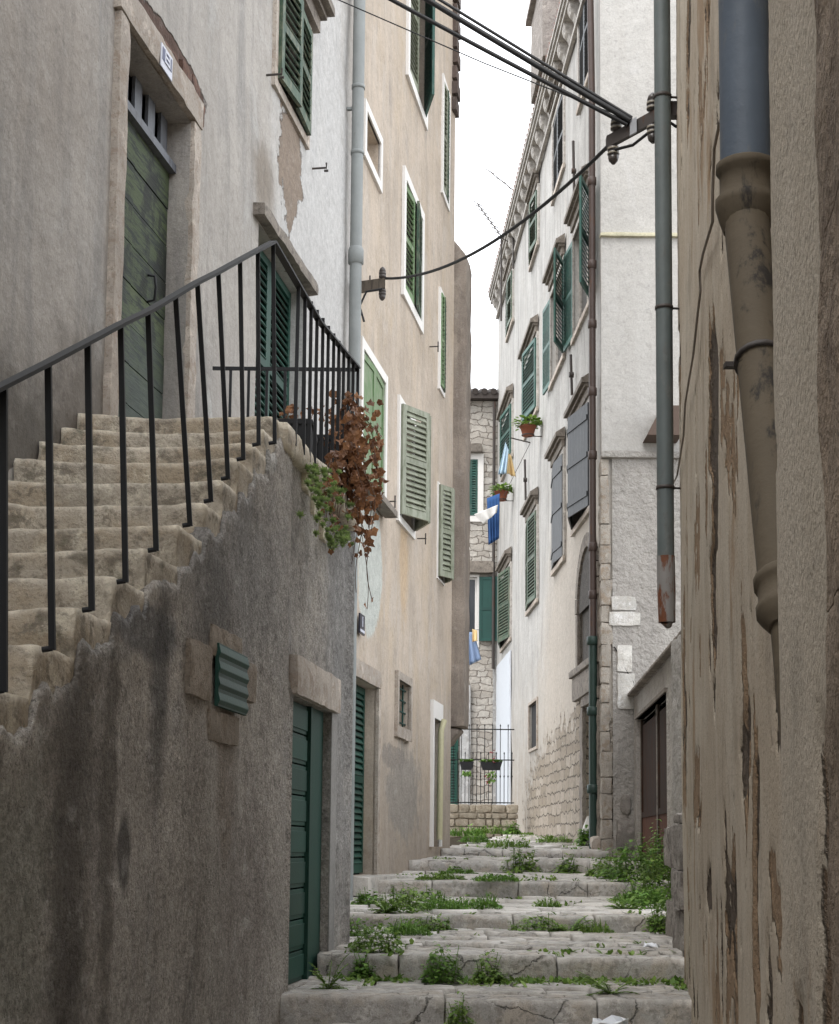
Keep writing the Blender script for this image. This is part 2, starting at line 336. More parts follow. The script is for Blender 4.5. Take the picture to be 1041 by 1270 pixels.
PM['smooth_white'] = plaster('smooth_white_plaster', (.46, .445, .42), .05, speck=.05, bump=.004, fs=25, lump=.05,
    blot=[((.52, .51, .50), .5, 1.0, .58)], streak=((.50, .49, .47), .35, 2))
PM['near'] = plaster('near_right_plaster', (.40, .345, .285), .14, streak=((.17, .13, .095), .7, 5), speck=.3, bump=.005, fs=70, lump=.08,
    blot=[((.28, .155, .07), .85, 1.3, .56), ((.52, .47, .41), .7, 1.7, .52), ((.07, .06, .05), .85, 5, .60)], chips=((.19, .13, .085), 2.2, .585, .045),
    dirt=(.2, 2.0, (.26, .18, .115), .7))
PM['nearest'] = plaster('nearest_right_plaster', (.46, .42, .365), .08, streak=((.27, .24, .2), .3, 5), speck=.3, bump=.003, fs=60, lump=.03,
    chips=((.22, .17, .12), 3, .70, .02), dirt=(.5, 1.6, (.25, .17, .11), .7))
PM['tuff'] = stonemat('rough_brown_stone', (.30, .235, .175), (.16, .115, .08), .02)
M_lime = stonemat('worn_limestone', (.58, .515, .42), (.19, .165, .13), .014, warm=(.42, .345, .25), isl=.55, moss=.35, edge=.9)
M_step = stonemat('alley_stone', (.45, .43, .40), (.25, .23, .20), .007, moss=.3, warm=(.43, .38, .32), isl=.45, k=2.2, crk=2.6, edge=.7)
M_frame = stonemat('window_stone', (.50, .44, .38), (.30, .24, .19), .006)
M_wframe = plain('white_band', (.74, .72, .69), .9, .06)
M_hood = stonemat('hood_stone', (.26, .228, .195), (.12, .105, .09), .008)
M_corn = stonemat('cornice_stone', (.52, .49, .45), (.25, .23, .21), .006)
M_green = paint('dark_green_paint', (.007, .052, .036), (.03, .06, .045), .15)
M_green2 = paint('teal_green_paint', (.024, .085, .068), (.09, .14, .115), .5)
M_green3 = paint('olive_green_paint', (.030, .066, .040), (.17, .175, .12), .55)
M_dgreen = paint('deep_green_paint', (.008, .055, .045), None)
M_lgreen = paint('light_green_paint', (.13, .215, .10), (.25, .28, .20), .6, isl=.1)
M_ggreen = paint('faded_grey_green_paint', (.25, .265, .205), (.15, .165, .11), .6, isl=.14)
M_gshut = paint('grey_blue_paint', (.032, .036, .041), (.075, .078, .08), .4, isl=.1)
M_dark = plain('dark_interior', (.012, .012, .013), .9)
M_glass = plain('window_pane', (.03, .035, .04), .12, .2, 0, 3)
M_black = plain('black_metal', (.009, .010, .012), .62, .3)
M_cable = plain('black_cable', (.012, .012, .013), .6, .3)
M_iron = rustmetal('old_iron', (.05, .042, .038), (.09, .05, .035), .55)
M_wood = paint('weathered_wood', (.16, .13, .10), (.07, .055, .045), .5)
M_pipe = rustmetal('grey_pipe', (.24, .255, .25), (.20, .19, .17), .62)
M_pipe2 = rustmetal('zinc_pipe', (.105, .125, .125), (.16, .175, .17), .52, .5)
M_pipe3 = rustmetal('blue_grey_pipe', (.095, .12, .155), (.18, .20, .22), .50, .55)
M_cast = rustmetal('cast_iron_pipe', (.095, .075, .05), (.03, .025, .02), .52, .8)
M_rustp = rustmetal('rusty_pipe_end', (.22, .21, .2), (.20, .07, .03), .45)
M_brpipe = rustmetal('brown_pipe', (.065, .044, .037), (.12, .065, .042), .56, .5)
M_grpipe = rustmetal('green_lower_pipe', (.018, .040, .032), (.07, .045, .03), .64, .5)
M_ceram = plain('insulator', (.06, .05, .045), .3, .3)
M_bone = plain('insulator_ring', (.28, .25, .2), .3, .2)
M_tile = paint('roof_tile', (.16, .085, .06), (.15, .11, .09), .5)

# ------------------------------------------------------------------ facade builders
def facade(root, name, mat, s0, s1, z0, z1, ops=(), res=.3, amp=.012, depth=4, W=None, fr=1.3, fine=0, reveal=None):
    m = MB()
    def ax(a, b, cuts):
        L = sorted(set([a, b]+[c for c in cuts if a < c < b])); out = []
        for p, q in zip(L, L[1:]):
            k = max(1, int(math.ceil((q-p)/res))); out += [p+(q-p)*i/k for i in range(k)]
        return out+[b]
    xs = ax(s0, s1, [c for o in ops for c in o[:2]]); zs = ax(z0, z1, [c for o in ops for c in o[2:4]])
    def inside(x, z, e=0): return any(o[0]-e < x < o[1]+e and o[2]-e < z < o[3]+e for o in ops)
    V = []
    for z in zs:
        for x in xs:
            k = 0 if inside(x, z, 1e-4) or x in (s0, s1) else amp*(noise.noise(Vector((x*fr, z*fr, s0)))) + fine*noise.noise(Vector((x*fr*6, z*fr*4, s0+3)))
            V.append((x, k-amp if k else 0, z))
    nx = len(xs); fs = []
    for j in range(len(zs)-1):
        for i in range(nx-1):
            if not inside((xs[i]+xs[i+1])/2, (zs[j]+zs[j+1])/2):
                fs.append((j*nx+i, (j+1)*nx+i, (j+1)*nx+i+1, j*nx+i+1))
    m.add(V, fs, True)
    for o in ops:
        a, b, c, d = o[:4]; dp = o[4] if len(o) > 4 else .2
        q = [(a, 0, c), (b, 0, c), (b, 0, d), (a, 0, d)]; r = [(x, -dp, z) for x, y, z in q]
        m.add(q+r, [(0, 1, 5, 4), (1, 2, 6, 5), (2, 3, 7, 6), (3, 0, 4, 7)])
    D = -depth   # far sides and top
    m.add([(s0, 0, z0), (s0, D, z0), (s0, D, z1), (s0, 0, z1)], [(0, 1, 2, 3)])
    m.add([(s1, 0, z0), (s1, D, z0), (s1, D, z1), (s1, 0, z1)], [(3, 2, 1, 0)])
    m.add([(s0, 0, z1), (s1, 0, z1), (s1, D, z1), (s0, D, z1)], [(0, 1, 2, 3)])
    m.add([(s0, D, z0), (s1, D, z0), (s1, D, z1), (s0, D, z1)], [(0, 3, 2, 1)])
    return m.build(name, mat, root, W.M)
def leaf(W, root, name, mat, hs, z0, w, h, dirn, ang, kind='louvre', o=.03, label=None, nsl=None, th=.035):
    """shutter leaf hinged at (hs,o); dirn +1/-1 along the wall; ang degrees opened outward"""
    a = math.radians(ang); e = Vector((dirn*math.cos(a), math.sin(a), 0)); t = Vector((-dirn*math.sin(a), math.cos(a), 0)); Z = Vector((0, 0, 1))
    m = MB(); c0 = Vector((hs, o, z0))
    def b(x0, x1, y0, y1, q0, q1):
        c = c0+e*((x0+x1)/2)+t*((y0+y1)/2)+Z*((q0+q1)/2)
        m.obox(c, e*abs(x1-x0)/2, t*abs(y1-y0)/2, Z*abs(q1-q0)/2)
    fw = min(.075, w*.2)
    if kind == 'louvre':
        b(0, fw, 0, th, 0, h); b(w-fw, w, 0, th, 0, h)
        b(fw, w-fw, 0, th, 0, fw*1.3); b(fw, w-fw, 0, th, h-fw, h); mid = h*.5; b(fw, w-fw, 0, th, mid-fw/2, mid+fw/2)
        for (q0, q1) in ((fw*1.3, mid-fw/2), (mid+fw/2, h-fw)):
            n_ = nsl or max(4, int((q1-q0)/.07))
            for i in range(n_):
                z = q0+(i+.5)*(q1-q0)/n_; sh = (q1-q0)/n_
                c = c0+e*(w/2)+t*(th*.5)+Z*z
                d1 = (t*(th*.5)-Z*(sh*.40)); d2 = d1.cross(e).normalized()*.0075
                m.obox(c, e*(w/2-fw), d1, d2)
    elif kind == 'board':
        nb = max(2, int(w/.14))
        for i in range(nb): b(i*w/nb+.002, (i+1)*w/nb-.002, 0, th*.7, 0, h)
        for q in (.12, .5, .86): b(.02, w-.02, th*.7, th*1.2, h*q-.04, h*q+.04)
    elif kind == 'panel':
        b(0, w, 0, th*.6, 0, h); b(0, fw, th*.6, th, 0, h); b(w-fw, w, th*.6, th, 0, h)
        for q in (0, .48, 1-fw/h): b(fw, w-fw, th*.6, th, q*h, q*h+fw)
    elif kind == 'hplank':
        nb = max(3, int(h/.2))
        for i in range(nb):
            b(fw, w-.002, 0, th*.6, i*h/nb+.004, (i+1)*h/nb-.004)
            b(fw, w-.01, th*.6, th*.85, i*h/nb+.03, (i+1)*h/nb-.03)
        b(0, fw, 0, th*1.1, 0, h)
    ob = m.build(name, mat, root, W.M)
    if label: ob['label'] = label
    return ob
def window(W, root, r, band=.1, bmat=None, bo=.025, depth=.18, sill=.0, hood=None, leaves=(), imat=None, bars=False, rb=None):
    s0, s1, z0, z1 = r[:4]; m = MB(); bmat = bmat or M_wframe
    if band:
        rb = band if rb is None else rb
        m.box(s0-band, s0, -.02, bo, z0-rb, z1+band); m.box(s1, s1+band, -.02, bo, z0-rb, z1+band)
        m.box(s0, s1, -.02, bo-.002, z1, z1+band); 
        if rb: m.box(s0, s1, -.02, bo-.002, z0-rb, z0)
    f = .05; d = -depth+.03
    m.box(s0, s0+f, d-.04, d, z0, z1); m.box(s1-f, s1, d-.04, d, z0, z1); m.box(s0+f, s1-f, d-.04, d, z1-f, z1); m.box(s0+f, s1-f, d-.04, d, z0, z0+f)
    c = (s0+s1)/2; m.box(c-.03, c+.03, d-.04, d+.004, z0+f, z1-f)
    win = m.build('window', bmat, root, W.M)
    p = MB(); p.box(s0, s1, d-.05, d-.042, z0, z1); p.build('pane', M_glass, win, W.M)
    if sill:
        p = MB(); p.rbox(s0-band-.03, s1+band+.03, 0, sill, z0-.10, z0-.001 if not band else z0-.001, res=.2, rad=.01, amp=.004); p.build('sill', M_frame if bmat is not M_hood else M_hood, win, W.M)
    if hood:
        p = MB(); hw, hp, hz = hood; zt = z1+hz
        a, b = s0-hw, s1+hw
        p.box(a+.06, b-.06, 0, hp*.35, zt-.02, zt+.12); p.box(a+.03, b-.03, 0, hp*.65, zt+.12, zt+.17)
        p.box(a, b, 0, hp, zt+.17, zt+.25)
        p.prism([(a+.01, 0, zt+.25), (a+.01, hp*.95, zt+.25), (a+.01, 0, zt+.36)], (b-a-.02, 0, 0))
        p.build('hood', M_hood, win, W.M)
    for L in leaves:
        side, wd, ang, mat, kind = L[:5]; oo = L[5] if len(L) > 5 else .03
        h = z1-z0-.02; leaf(W, win, 'shutter', mat, s0 if side == 0 else s1, z0+.01, wd, h, 1 if side == 0 else -1, ang, kind, o=oo)
    return win

# ------------------------------------------------------------------ ground and alley steps
TRD = [(-3, -1.65), (2.5, -1.5), (5.2, -1.34), (7.4, -1.19), (8.3, -1.045), (9.3, -.878), (10.5, -.72), (13.3, -.573), (17.0, -.37), (20.5, -.185), (23.3, -.05)]
def gz(Y):
    z = TRD[0][1]
    for y, t in TRD:
        if Y >= y-.001: z = t
    if Y > 23.3: z = -.05+(min(Y, 36)-23.3)*.030
    return z
m = MB(); pr = [(-60, -1.75)]
for (y, z), (y2, z2) in zip(TRD, TRD[1:]+[(36, .3)]): pr += [(y+.03, z-.1), (y2+.02, z-.1)]
pr += [(36, .22), (300, .22)]
for i in range(len(pr)-1):
    (a, za), (b, zb_) = pr[i], pr[i+1]
    m.add([(-150, a, za), (150, a, za), (150, b, zb_), (-150, b, zb_)], [(0, 1, 2, 3)])
n = NT('packed_earth', .95); n.bump(n.math('MULTIPLY', n.noise(n.P, 30, 5), .02))
M_earth = n.fin(n.mix(n.noise(n.P, 3, 6), (.07, .06, .045), (.13, .115, .09)))
prop(m.build('ground', M_earth), kind='structure')
rnd = random.Random(11)
def xl(Y): return (-2.0+.13*Y-.05) if Y < 11.55 else (-3.44+HM*Y-.05)
def xr(Y):
    if Y < 11: return .349+.133*Y+.05
    if Y < 17: return 2.15+(Y-11)*.13
    return 3.0 if Y < 23.3 else 2.83
for i, (y0, z) in enumerate(TRD[1:]):
    y1 = TRD[i+2][0] if i+2 < len(TRD) else 36.0
    last = i+2 >= len(TRD); m = MB(); prevz = TRD[i][1]
    a, b = xl(y0+.2), xr(y0+.1)
    if i == len(TRD)-2: b = 2.72
    x = a; front = .34
    slope = .030 if last else 0.012
    while x < b-.05:                       # front blocks
        wd = rnd.uniform(.45, 1.05) if i < 7 else rnd.uniform(.6, 1.3)
        if b-x-wd < .3: wd = b-x
        dz = rnd.uniform(-.012, .008); dy = rnd.uniform(-.02, .02); dep = front+rnd.uniform(-.04, .08)
        yy = y0+dy; hh = z-prevz+.12
        sx = .006*rnd.random()+.004; til = rnd.uniform(-.012, .012)
        m.rough((wd-sx, dep, hh), lambda p, x=x, yy=yy, zt=z+dz, hh=hh, til=til: Vector((x+p.x, yy+p.y, zt-hh+p.z+til*p.x)), res=.045 if i < 8 else .1, rad=.013, amp=.007, fr=11, seed=i*7+x)
        x += wd
    y = y0+front+.05; row = 0
    while y < y1-.02:                      # tread slabs
        dep = rnd.uniform(.22, .42) if i < 8 else rnd.uniform(.35, .6)
        if y1+.03-y-dep < .15: dep = y1+.05-y
        x = xl(y+dep/2)-.1; xe = xr(y+dep/2)+.05; off = rnd.uniform(0, .3)
        while x < xe:
            wd = rnd.uniform(.25, .75); x1 = min(x+wd, xe)
            if x1-x > .06 and (y < 30 or True):
                dz = rnd.uniform(-.026, .012)+slope*(y-y0-front)
                t1 = rnd.uniform(-.03, .03); t2 = rnd.uniform(-.02, .03)
                m.rough((x1-x-.018, dep-.018, .10), lambda p, x=x, y=y, zt=z+dz, t1=t1, t2=t2: Vector((x+p.x, y+p.y, zt-.10+p.z+t1*(p.x-.2)+t2*(p.y-.15))),
                        res=.09 if i < 6 else .2, rad=.012, amp=.009, fr=9, seed=row+i, skip='b')
            x = x1
        y += dep; row += 1
    prop(m.build('stone_step' if not last else 'pavement', M_step, weld=True), kind='structure')

# ------------------------------------------------------------------ left house with the green door
s_far, s_near = H.sY(YC), H.sY(-9)
s_far, s_near = min(s_far, s_near), max(s_far, s_near)
dr = H.r(157, 240, 33, 531); dr = (dr[0], dr[1], 2.62, dr[3])
uw = H.r(345, 383, -40, 104); lw = H.r(321, 380, 276, 566)
lh = house('plastered_house', H, 'grey plastered house on the left with a worn green plank door above stairs')
ops = [dr+(.2,), uw+(.16,), lw+(.2,)]
facade(lh, 'wall', PM['left'], s_far, s_near, -1.7, 9.6, ops, res=.14, amp=.02, W=H, fr=.9, fine=.002)
# door: stone surround, transom, plank leaf
m = MB(); bw = .17
m.rbox(dr[0]-bw, dr[0]-.001, -.04, .035, dr[2]-.1, dr[3]+.02, res=.12, rad=.015, amp=.010, fr=5)
m.rbox(dr[1]+.001, dr[1]+bw, -.04, .035, dr[2]-.1, dr[3]+.02, res=.12, rad=.015, amp=.010, fr=5)
m.rbox(dr[0]-bw-.03, dr[1]+bw+.03, -.04, .04, dr[3]+.022, dr[3]+.24, res=.1, rad=.015, amp=.013, fr=5)
sur = m.build('door_frame', M_frame, lh, H.M)
tr = H.hit(159, 142, -.15)[1]
m = MB(); m.box(dr[0], dr[1], -.17, -.10, tr-.03, tr+.03); 
for k in range(5):
    s = dr[0]+(dr[1]-dr[0])*(k+.5)/5; m.box(s-.09, s+.05, -.185, -.16, tr+.03, dr[3])
m.build('transom', paint('grey_lead_panel', (.13, .14, .16), (.05, .05, .06), .4), lh, H.M)
n = NT('worn_green_planks', .75, .3); P = n.P
g = n.t.nodes.new('ShaderNodeNewGeometry')
c = n.mix(g.outputs['Random Per Island'], (.055, .075, .038), (.09, .115, .055))
c = n.mix(n.sm(n.noise(n.mul(P, (.35, 1, 3)), 9, 6, .75), .45, .58, 0, .9), c, (.022, .028, .026))
c = n.mix(n.sm(n.noise(n.vm('ADD', n.mul(P, (1, 1, .6)), (2, 0, 5)), 2.6, 6, .7), .50, .60, 0, .85), c, (.018, .020, .019))
zz = n.math('ADD', n.xyz(P)[2], n.math('MULTIPLY', n.noise(P, 4, 5), -1.0))
c = n.mix(n.sm(zz, .2, 1.1, .8, 0), c, n.mix(n.noise(n.mul(P, (.4, 1, 5)), 14, 5), (.035, .055, .048), (.15, .17, .15)))
n.bump(n.math('MULTIPLY', n.noise(n.mul(P, (.3, 1, 3)), 30, 5), .004)); M_plank = n.fin(c)
m = MB(); nb = 8; ph = (tr-.03-dr[2])/nb; ms = (dr[0]+dr[1])/2+.05
for k in range(nb):
    z0 = dr[2]+k*ph; j = rnd.uniform(0, .006)
    m.box(dr[0]+.01, ms-.004, -.19, -.155+j, z0+.004, z0+ph-.004); m.box(ms+.004, dr[1]-.01, -.19, -.15+j, z0+.004, z0+ph-.004)
door = m.build('door', M_plank, lh, H.M)
m = MB(); hs, hz = H.hit(188, 360, -.14); 
m.tube([(hs+.05, -.15, hz+.09), (hs+.05, -.10, hz+.08), (hs+.05, -.09, hz), (hs+.05, -.10, hz-.09), (hs+.05, -.15, hz-.1)], .009, 6)
m.build('handle', M_black, door, H.M)
m = MB(); m.rbox(dr[0]-.1, dr[1]+.1, -.18, .05, dr[2]-.12, dr[2]-.002, res=.15, rad=.015, amp=.006); m.build('threshold', M_lime, lh, H.M)
# broken masonry over the lintel
m = MB()
for (u, v, wd, hh) in ((196, 48, .2, .1), (232, 92, .25, .12), (243, 108, .18, .14), (250, 140, .12, .2), (212, 66, .3, .06)):
    s, z = H.hit(u, v); m.rbox(s-wd/2, s+wd/2, -.06, .012, z-hh/2, z+hh/2, res=.05, rad=.02, amp=.02, fr=8)
m.build('broken_masonry', stonemat('broken_brick', (.16, .09, .065), (.06, .04, .035), .01), lh, H.M)['label'] = 'crumbling brown masonry over the door lintel'
# windows
hw = (uw[1]-uw[0])/2
window(H, lh, uw, .09, M_frame, .02, .16, leaves=[(1, hw, 5, M_green3, 'louvre', .02), (0, hw, 2, M_green3, 'louvre', .02)], hood=(.3, .2, .14))
hw = (lw[1]-lw[0])/2
w2 = window(H, lh, lw, .0, M_frame, .03, .2, leaves=[(1, hw, 1, M_green, 'louvre', -.17), (0, hw, 1, M_green, 'louvre', -.17)])
m = MB(); m.rbox(lw[0]-.15, lw[1]+.15, -.1, .10, lw[3]+.002, lw[3]+.12, res=.1, rad=.02, amp=.012, fr=6); m.build('lintel', M_hood, w2, H.M)
for (u, v) in ((390, 209), (333, 93)):
    s, z = H.hit(u, v); m = MB(); m.tube([(s, -.02, z), (s, .12, z), (s, .12, z+.05)], .01, 6); m.tube([(s, .10, z-.03), (s, .14, z-.03)], .012, 6); m.build('shutter_hook', M_iron, lh, H.M)
# down pipe on the seam
m = MB(); s, _ = H.hit(439, 500, .10); s2 = s
m.tube([(s, .10, -1.0), (s, .10, 9.9)], .066, 14)
for v in (312, 95, 180, 620):
    z = H.hit(439, v, .10)[1]; m.lathe([(.068, -.1), (.085, -.09), (.085, .05), (.075, .08), (.068, .09)] if v == 312 else [(.068, -.02), (.074, -.02), (.074, .02), (.068, .02)], (s, .10, z), n=14)
for z in (3.5, 7.9): m.box(s-.02, s+.02, -.02, .05, z-.015, z+.015)
m.build('drain_pipe', M_pipe, lh, H.M)['label'] = 'grey drain pipe down the far corner of the house'

# ------------------------------------------------------------------ beige house
bf, bn = HB.sY(24.1), HB.sY(YC)
bf, bn = min(bf, bn), max(bf, bn)
bh = house('beige_house', HB, 'tall beige plastered house beyond the grey wall with white banded windows and faded shutters')
d1 = HB.r(437, 467, 838, 1087); 
W1 = HB.r(509, 530, -90, 92); W2 = HB.r(454, 472, 137, 188); W3 = HB.r(503, 524, 222, 360); W4 = HB.r(550, 557, 100, 238)
W5 = HB.r(450, 478, 432, 590); W6 = HB.r(496, 514, 500, 640); W7 = HB.r(543, 551, 600, 716); W8 = HB.r(546, 551, 362, 480)
W9 = HB.r(493, 508, 842, 900); D2 = HB.r(537, 546, 890, 1050)
ops = [d1+(.17,), W1+(.16,), W2+(.22,), W3+(.16,), W4+(.16,), W5+(.16,), W6+(.16,), W7+(.16,), W8+(.16,), W9+(.2,), D2+(.2,)]
facade(bh, 'wall', PM['beige'], bf, bn, -.75, 14.2, ops, res=.2, amp=.02, W=HB, fr=.8, fine=.002)
hw = lambda r: (r[1]-r[0])/2
window(HB, bh, W1, .13, M_wframe, .02, leaves=[(1, hw(W1), 3, M_ggreen, 'louvre', -.05), (0, hw(W1), 18, M_green2, 'louvre', -.02)])
window(HB, bh, W3, .13, M_wframe, .02, leaves=[(1, hw(W3), 3, M_lgreen, 'louvre', -.05), (0, hw(W3), 6, M_green3, 'louvre', -.03)])
window(HB, bh, W4, .08, M_wframe, .02, leaves=[(1, hw(W4), 3, M_ggreen, 'louvre', -.02), (0, hw(W4), 6, M_green3, 'louvre', -.02)])
window(HB, bh, W8, .06, M_wframe, .02, leaves=[(1, hw(W8), 3, M_lgreen, 'louvre', -.0), (0, hw(W8), 6, M_green3, 'louvre', .0)])
window(HB, bh, W5, .11, M_wframe, .02, leaves=[(1, hw(W5), 2, M_lgreen, 'panel', -.04), (0, hw(W5), 2, M_lgreen, 'panel', -.04)])
window(HB, bh, W6, .09, M_wframe, .02, leaves=[(1, hw(W6)*1.04, 27, M_ggreen, 'louvre', .02), (0, hw(W6)*1.04, 27, M_ggreen, 'louvre', .02)])
window(HB, bh, W7, .03, M_wframe, .02, leaves=[(1, hw(W7)*1.04, 27, M_ggreen, 'louvre', .02), (0, hw(W7)*1.04, 27, M_ggreen, 'louvre', .02)])
# blind niche
m = MB(); s0, s1, z0, z1 = W2
for a in ((s0-.1, s0, z0-.1, z1+.1), (s1, s1+.1, z0-.1, z1+.1), (s0, s1, z1, z1+.1), (s0, s1, z0-.1, z0)): m.box(a[0], a[1], -.02, .02, a[2], a[3])
ni = m.build('niche', M_wframe, bh, HB.M); ni['label'] = 'small blind niche with cream back and white band'
m = MB(); m.box(s0, s1, -.24, -.21, z0, z1); m.build('niche_back', plaster('niche_plaster', (.62, .55, .46), .08), ni, HB.M)
# barred window
w9 = window(HB, bh, W9, .10, M_frame, .03, .2, rb=.14); m = MB(); s0, s1, z0, z1 = W9
for k in range(3): s = s0+(s1-s0)*(k+.5)/3; m.tube([(s, -.06, z0), (s, -.06, z1)], .012, 6)
for k in range(4): z = z0+(z1-z0)*(k+.5)/4; m.tube([(s0, -.052, z), (s1, -.052, z)], .012, 6)
m.build('bars', M_dgreen, w9, HB.M)
m = MB()
for k in range(10): m.rbox(W9[0]+rnd.uniform(-.05, .3), W9[0]+rnd.uniform(.35, .55), -.1, .035, W9[2]-.16, W9[2]-.03, res=.06, rad=.02, amp=.02); break
m.build('broken_sill', M_frame, w9, HB.M)
# door
s0, s1, z0, z1 = d1; m = MB()
m.box(s0-.14, s0, -.02, .035, z0, z1); m.box(s1, s1+.14, -.02, .035, z0, z1); m.rbox(s0-.14, s1+.14, -.02, .04, z1+.001, z1+.2, res=.1, rad=.012, amp=.006)
m.build('door_frame', M_frame, bh, HB.M)
dd = leaf(HB, bh, 'door', M_green, s1-.02, z0+.02, (s1-s0)-.04, z1-z0-.03, -1, 0, 'louvre', o=-.16)
m = MB(); m.box(s0, s1, -.2, -.175, z0, z1); m.build('pane', M_dark, dd, HB.M)
m = MB(); m.rbox(s0-.2, s1+.2, -.16, .25, z0-.2, z0, res=.12, rad=.02, amp=.008); m.build('threshold', M_step, bh, HB.M)
s0, s1, z0, z1 = D2; m = MB(); m.box(s0-.12, s0, -.02, .03, z0, z1+.25); m.box(s1, s1+.12, -.02, .03, z0, z1+.25); m.box(s0, s1, -.02, .028, z1, z1+.25)
fr2 = m.build('door_frame', M_wframe, bh, HB.M); leaf(HB, bh, 'door', M_dgreen, s1-.02, z0+.02, s1-s0-.04, z1-z0-.03, -1, 0, 'board', o=-.15)
m = MB(); m.tube([(s0+.3, .05, z0+.1), (s0+.3, .06, z1-.15), (s0+.25, .1, z1)], .045, 8); m.build('conduit', plain('cream_conduit', (.5, .47, .3), .6), bh, HB.M)
# hooks, sill, roof edge
for (u, v) in ((480, 622), (519, 668), (448, 350), (535, 430)):
    s, z = HB.hit(u, v); m = MB(); m.tube([(s, -.03, z), (s, .11, z)], .009, 6); m.tube([(s, .10, z-.08), (s, .10, z+.07)], .009, 6); m.build('shutter_hook', M_iron, bh, HB.M)
m = MB(); m.rbox(W5[0]-.1, W5[1]+.1, 0, .16, W5[2]-.2, W5[2]-.115, res=.2, rad=.01, amp=.004); m.build('sill', M_hood, bh, HB.M)
m = MB()
for k in range(9):
    z = 13.9-k*.26; o = .02; m.box(bf-.06-.012*(k % 3), bf+.25, -.5, .05+.02*(k % 2), z-.20, z)
m.build('tile_verge', paint('dark_verge_tile', (.085, .06, .05), (.14, .12, .10), .4), bh, HB.M)
m = MB(); m.box(bf, bn, -.1, .22, 14.2, 14.32); 
k = bf
while k < bn: m.tube([(k, .3, 14.34), (k, -1.2, 14.8)], .08, 8); k += .22
m.build('roof', M_tile, bh, HB.M)
# flue bay corbelled out of the far end
fl0, fl1 = bf-.9, bf-.005
def flue_pt(z, f): return z
zt = HB.hit(566, 285)[1]; zb = HB.hit(566, 905)[1]
m = MB()
fb = bf-.62
m.rough((.62, .55, zt-zb), lambda p: Vector((fb+p.x, -.34+p.y*(1 if p.z < (zt-zb)-.5 else 1-.75*((p.z-(zt-zb)+.5)/.5)) , zb+p.z)), res=.12, rad=.05, amp=.02, fr=3)
m.rough((.56, .46, .3), lambda p: Vector((fb+.03+p.x, -.33+p.y*(.55+.45*min(1, p.z/.25)), zb-.3+p.z)), res=.06, rad=.08, amp=.02, fr=5)
m.build('chimney_flue', plaster('flue_plaster', (.30, .255, .215), .15, streak=((.17, .14, .12), .5, 5), speck=.4, bump=.006, fs=50,
        blot=[((.42, .36, .30), .5, 2, .55), ((.12, .10, .09), .5, 3, .6)]), bh, HB.M)['label'] = 'grey brown flue corbelled out of the far end'

# ------------------------------------------------------------------ grey stair wall
gw = house('stair_wall', G, 'dark grey cement wall below the outside stairs with a narrow green door and small green shutter', 'wall')
SY = [1.5, 1.95, 2.4, 2.85, 3.3, 3.72, 4.12, 4.5, 4.9, 5.36, 5.78, 6.2, 6.62, 7.1, 7.48, 7.82, 8.15, 8.47, 8.78, 9.08]
SZ = [2.50-.0-.19*(len(SY)-1-i) for i in range(len(SY))]
tops = [(5.04, .49), (5.5, .68), (5.9, .87), (6.3, 1.06), (6.72, 1.25), (7.2, 1.45), (7.62, 1.65), (7.96, 1.84), (8.27, 2.02), (8.58, 2.19), (8.88, 2.35), (9.12, 2.50)]
def stz(Y):
    if Y <= tops[0][0]: return tops[0][1]-(tops[0][0]-Y)*.46
    if Y >= tops[-1][0]: return tops[-1][1]
    for (a, za), (b, zb_) in zip(tops, tops[1:]):
        if a <= Y <= b: return za+(zb_-za)*(Y-a)/(b-a)
od = G.r(364, 411, 862, 1214); od = (od[0], od[1], -.87, od[3])
sA, sB, sC = G.sY(11.6), G.sY(9.35), G.sY(-3)
m = MB(); res = .035
ns = int((sC-sB)/res); V = []; nzz = 90
for i in range(ns+1):
    s = sB+(sC-sB)*i/ns; Y = G.w(s, 0, 0).y; st_ = max([q for y_, q in tops if y_-.12 <= Y] or [stz(Y)-.1]); top = .6*st_+.4*(stz(Y)-.05)-.12+.07*noise.noise(Vector((s*3, 0, 5)))+.07*noise.noise(Vector((s*8, 0, 5)))+.03*noise.noise(Vector((s*22, 0, 5)))
    top = max(top, -1.6)
    for j in range(nzz+1):
        z = -1.9+(top+1.9)*j/nzz
        k = .03*noise.noise(Vector((s*1.1, z*.8, 9)))+.008*noise.noise(Vector((s*6, z*4, 2)))-.02
        fd = min(1, (s-sB)/.6); tp = max(0, 1-(top-z)/.35); k = k*(1-tp)-(.006+.012*noise.noise(Vector((s*5, z*6, 3))))*tp; V.append((s, k*fd-(.012 if j == nzz else 0), z))
    V.append((s, -.2, top+.01))
nzz += 1; m.add(V, [(i*(nzz+1)+j, i*(nzz+1)+j+1, (i+1)*(nzz+1)+j+1, (i+1)*(nzz+1)+j) for i in range(ns) for j in range(nzz)], True)
m.build('wall', PM['grey'], gw, G.M)
facade(gw, 'wall', PM['grey'], sA, sB+.0, -1.3, 2.36, [od+(.09,)], res=.1, amp=.03, W=G, fr=1.0, fine=.004, depth=1.3)
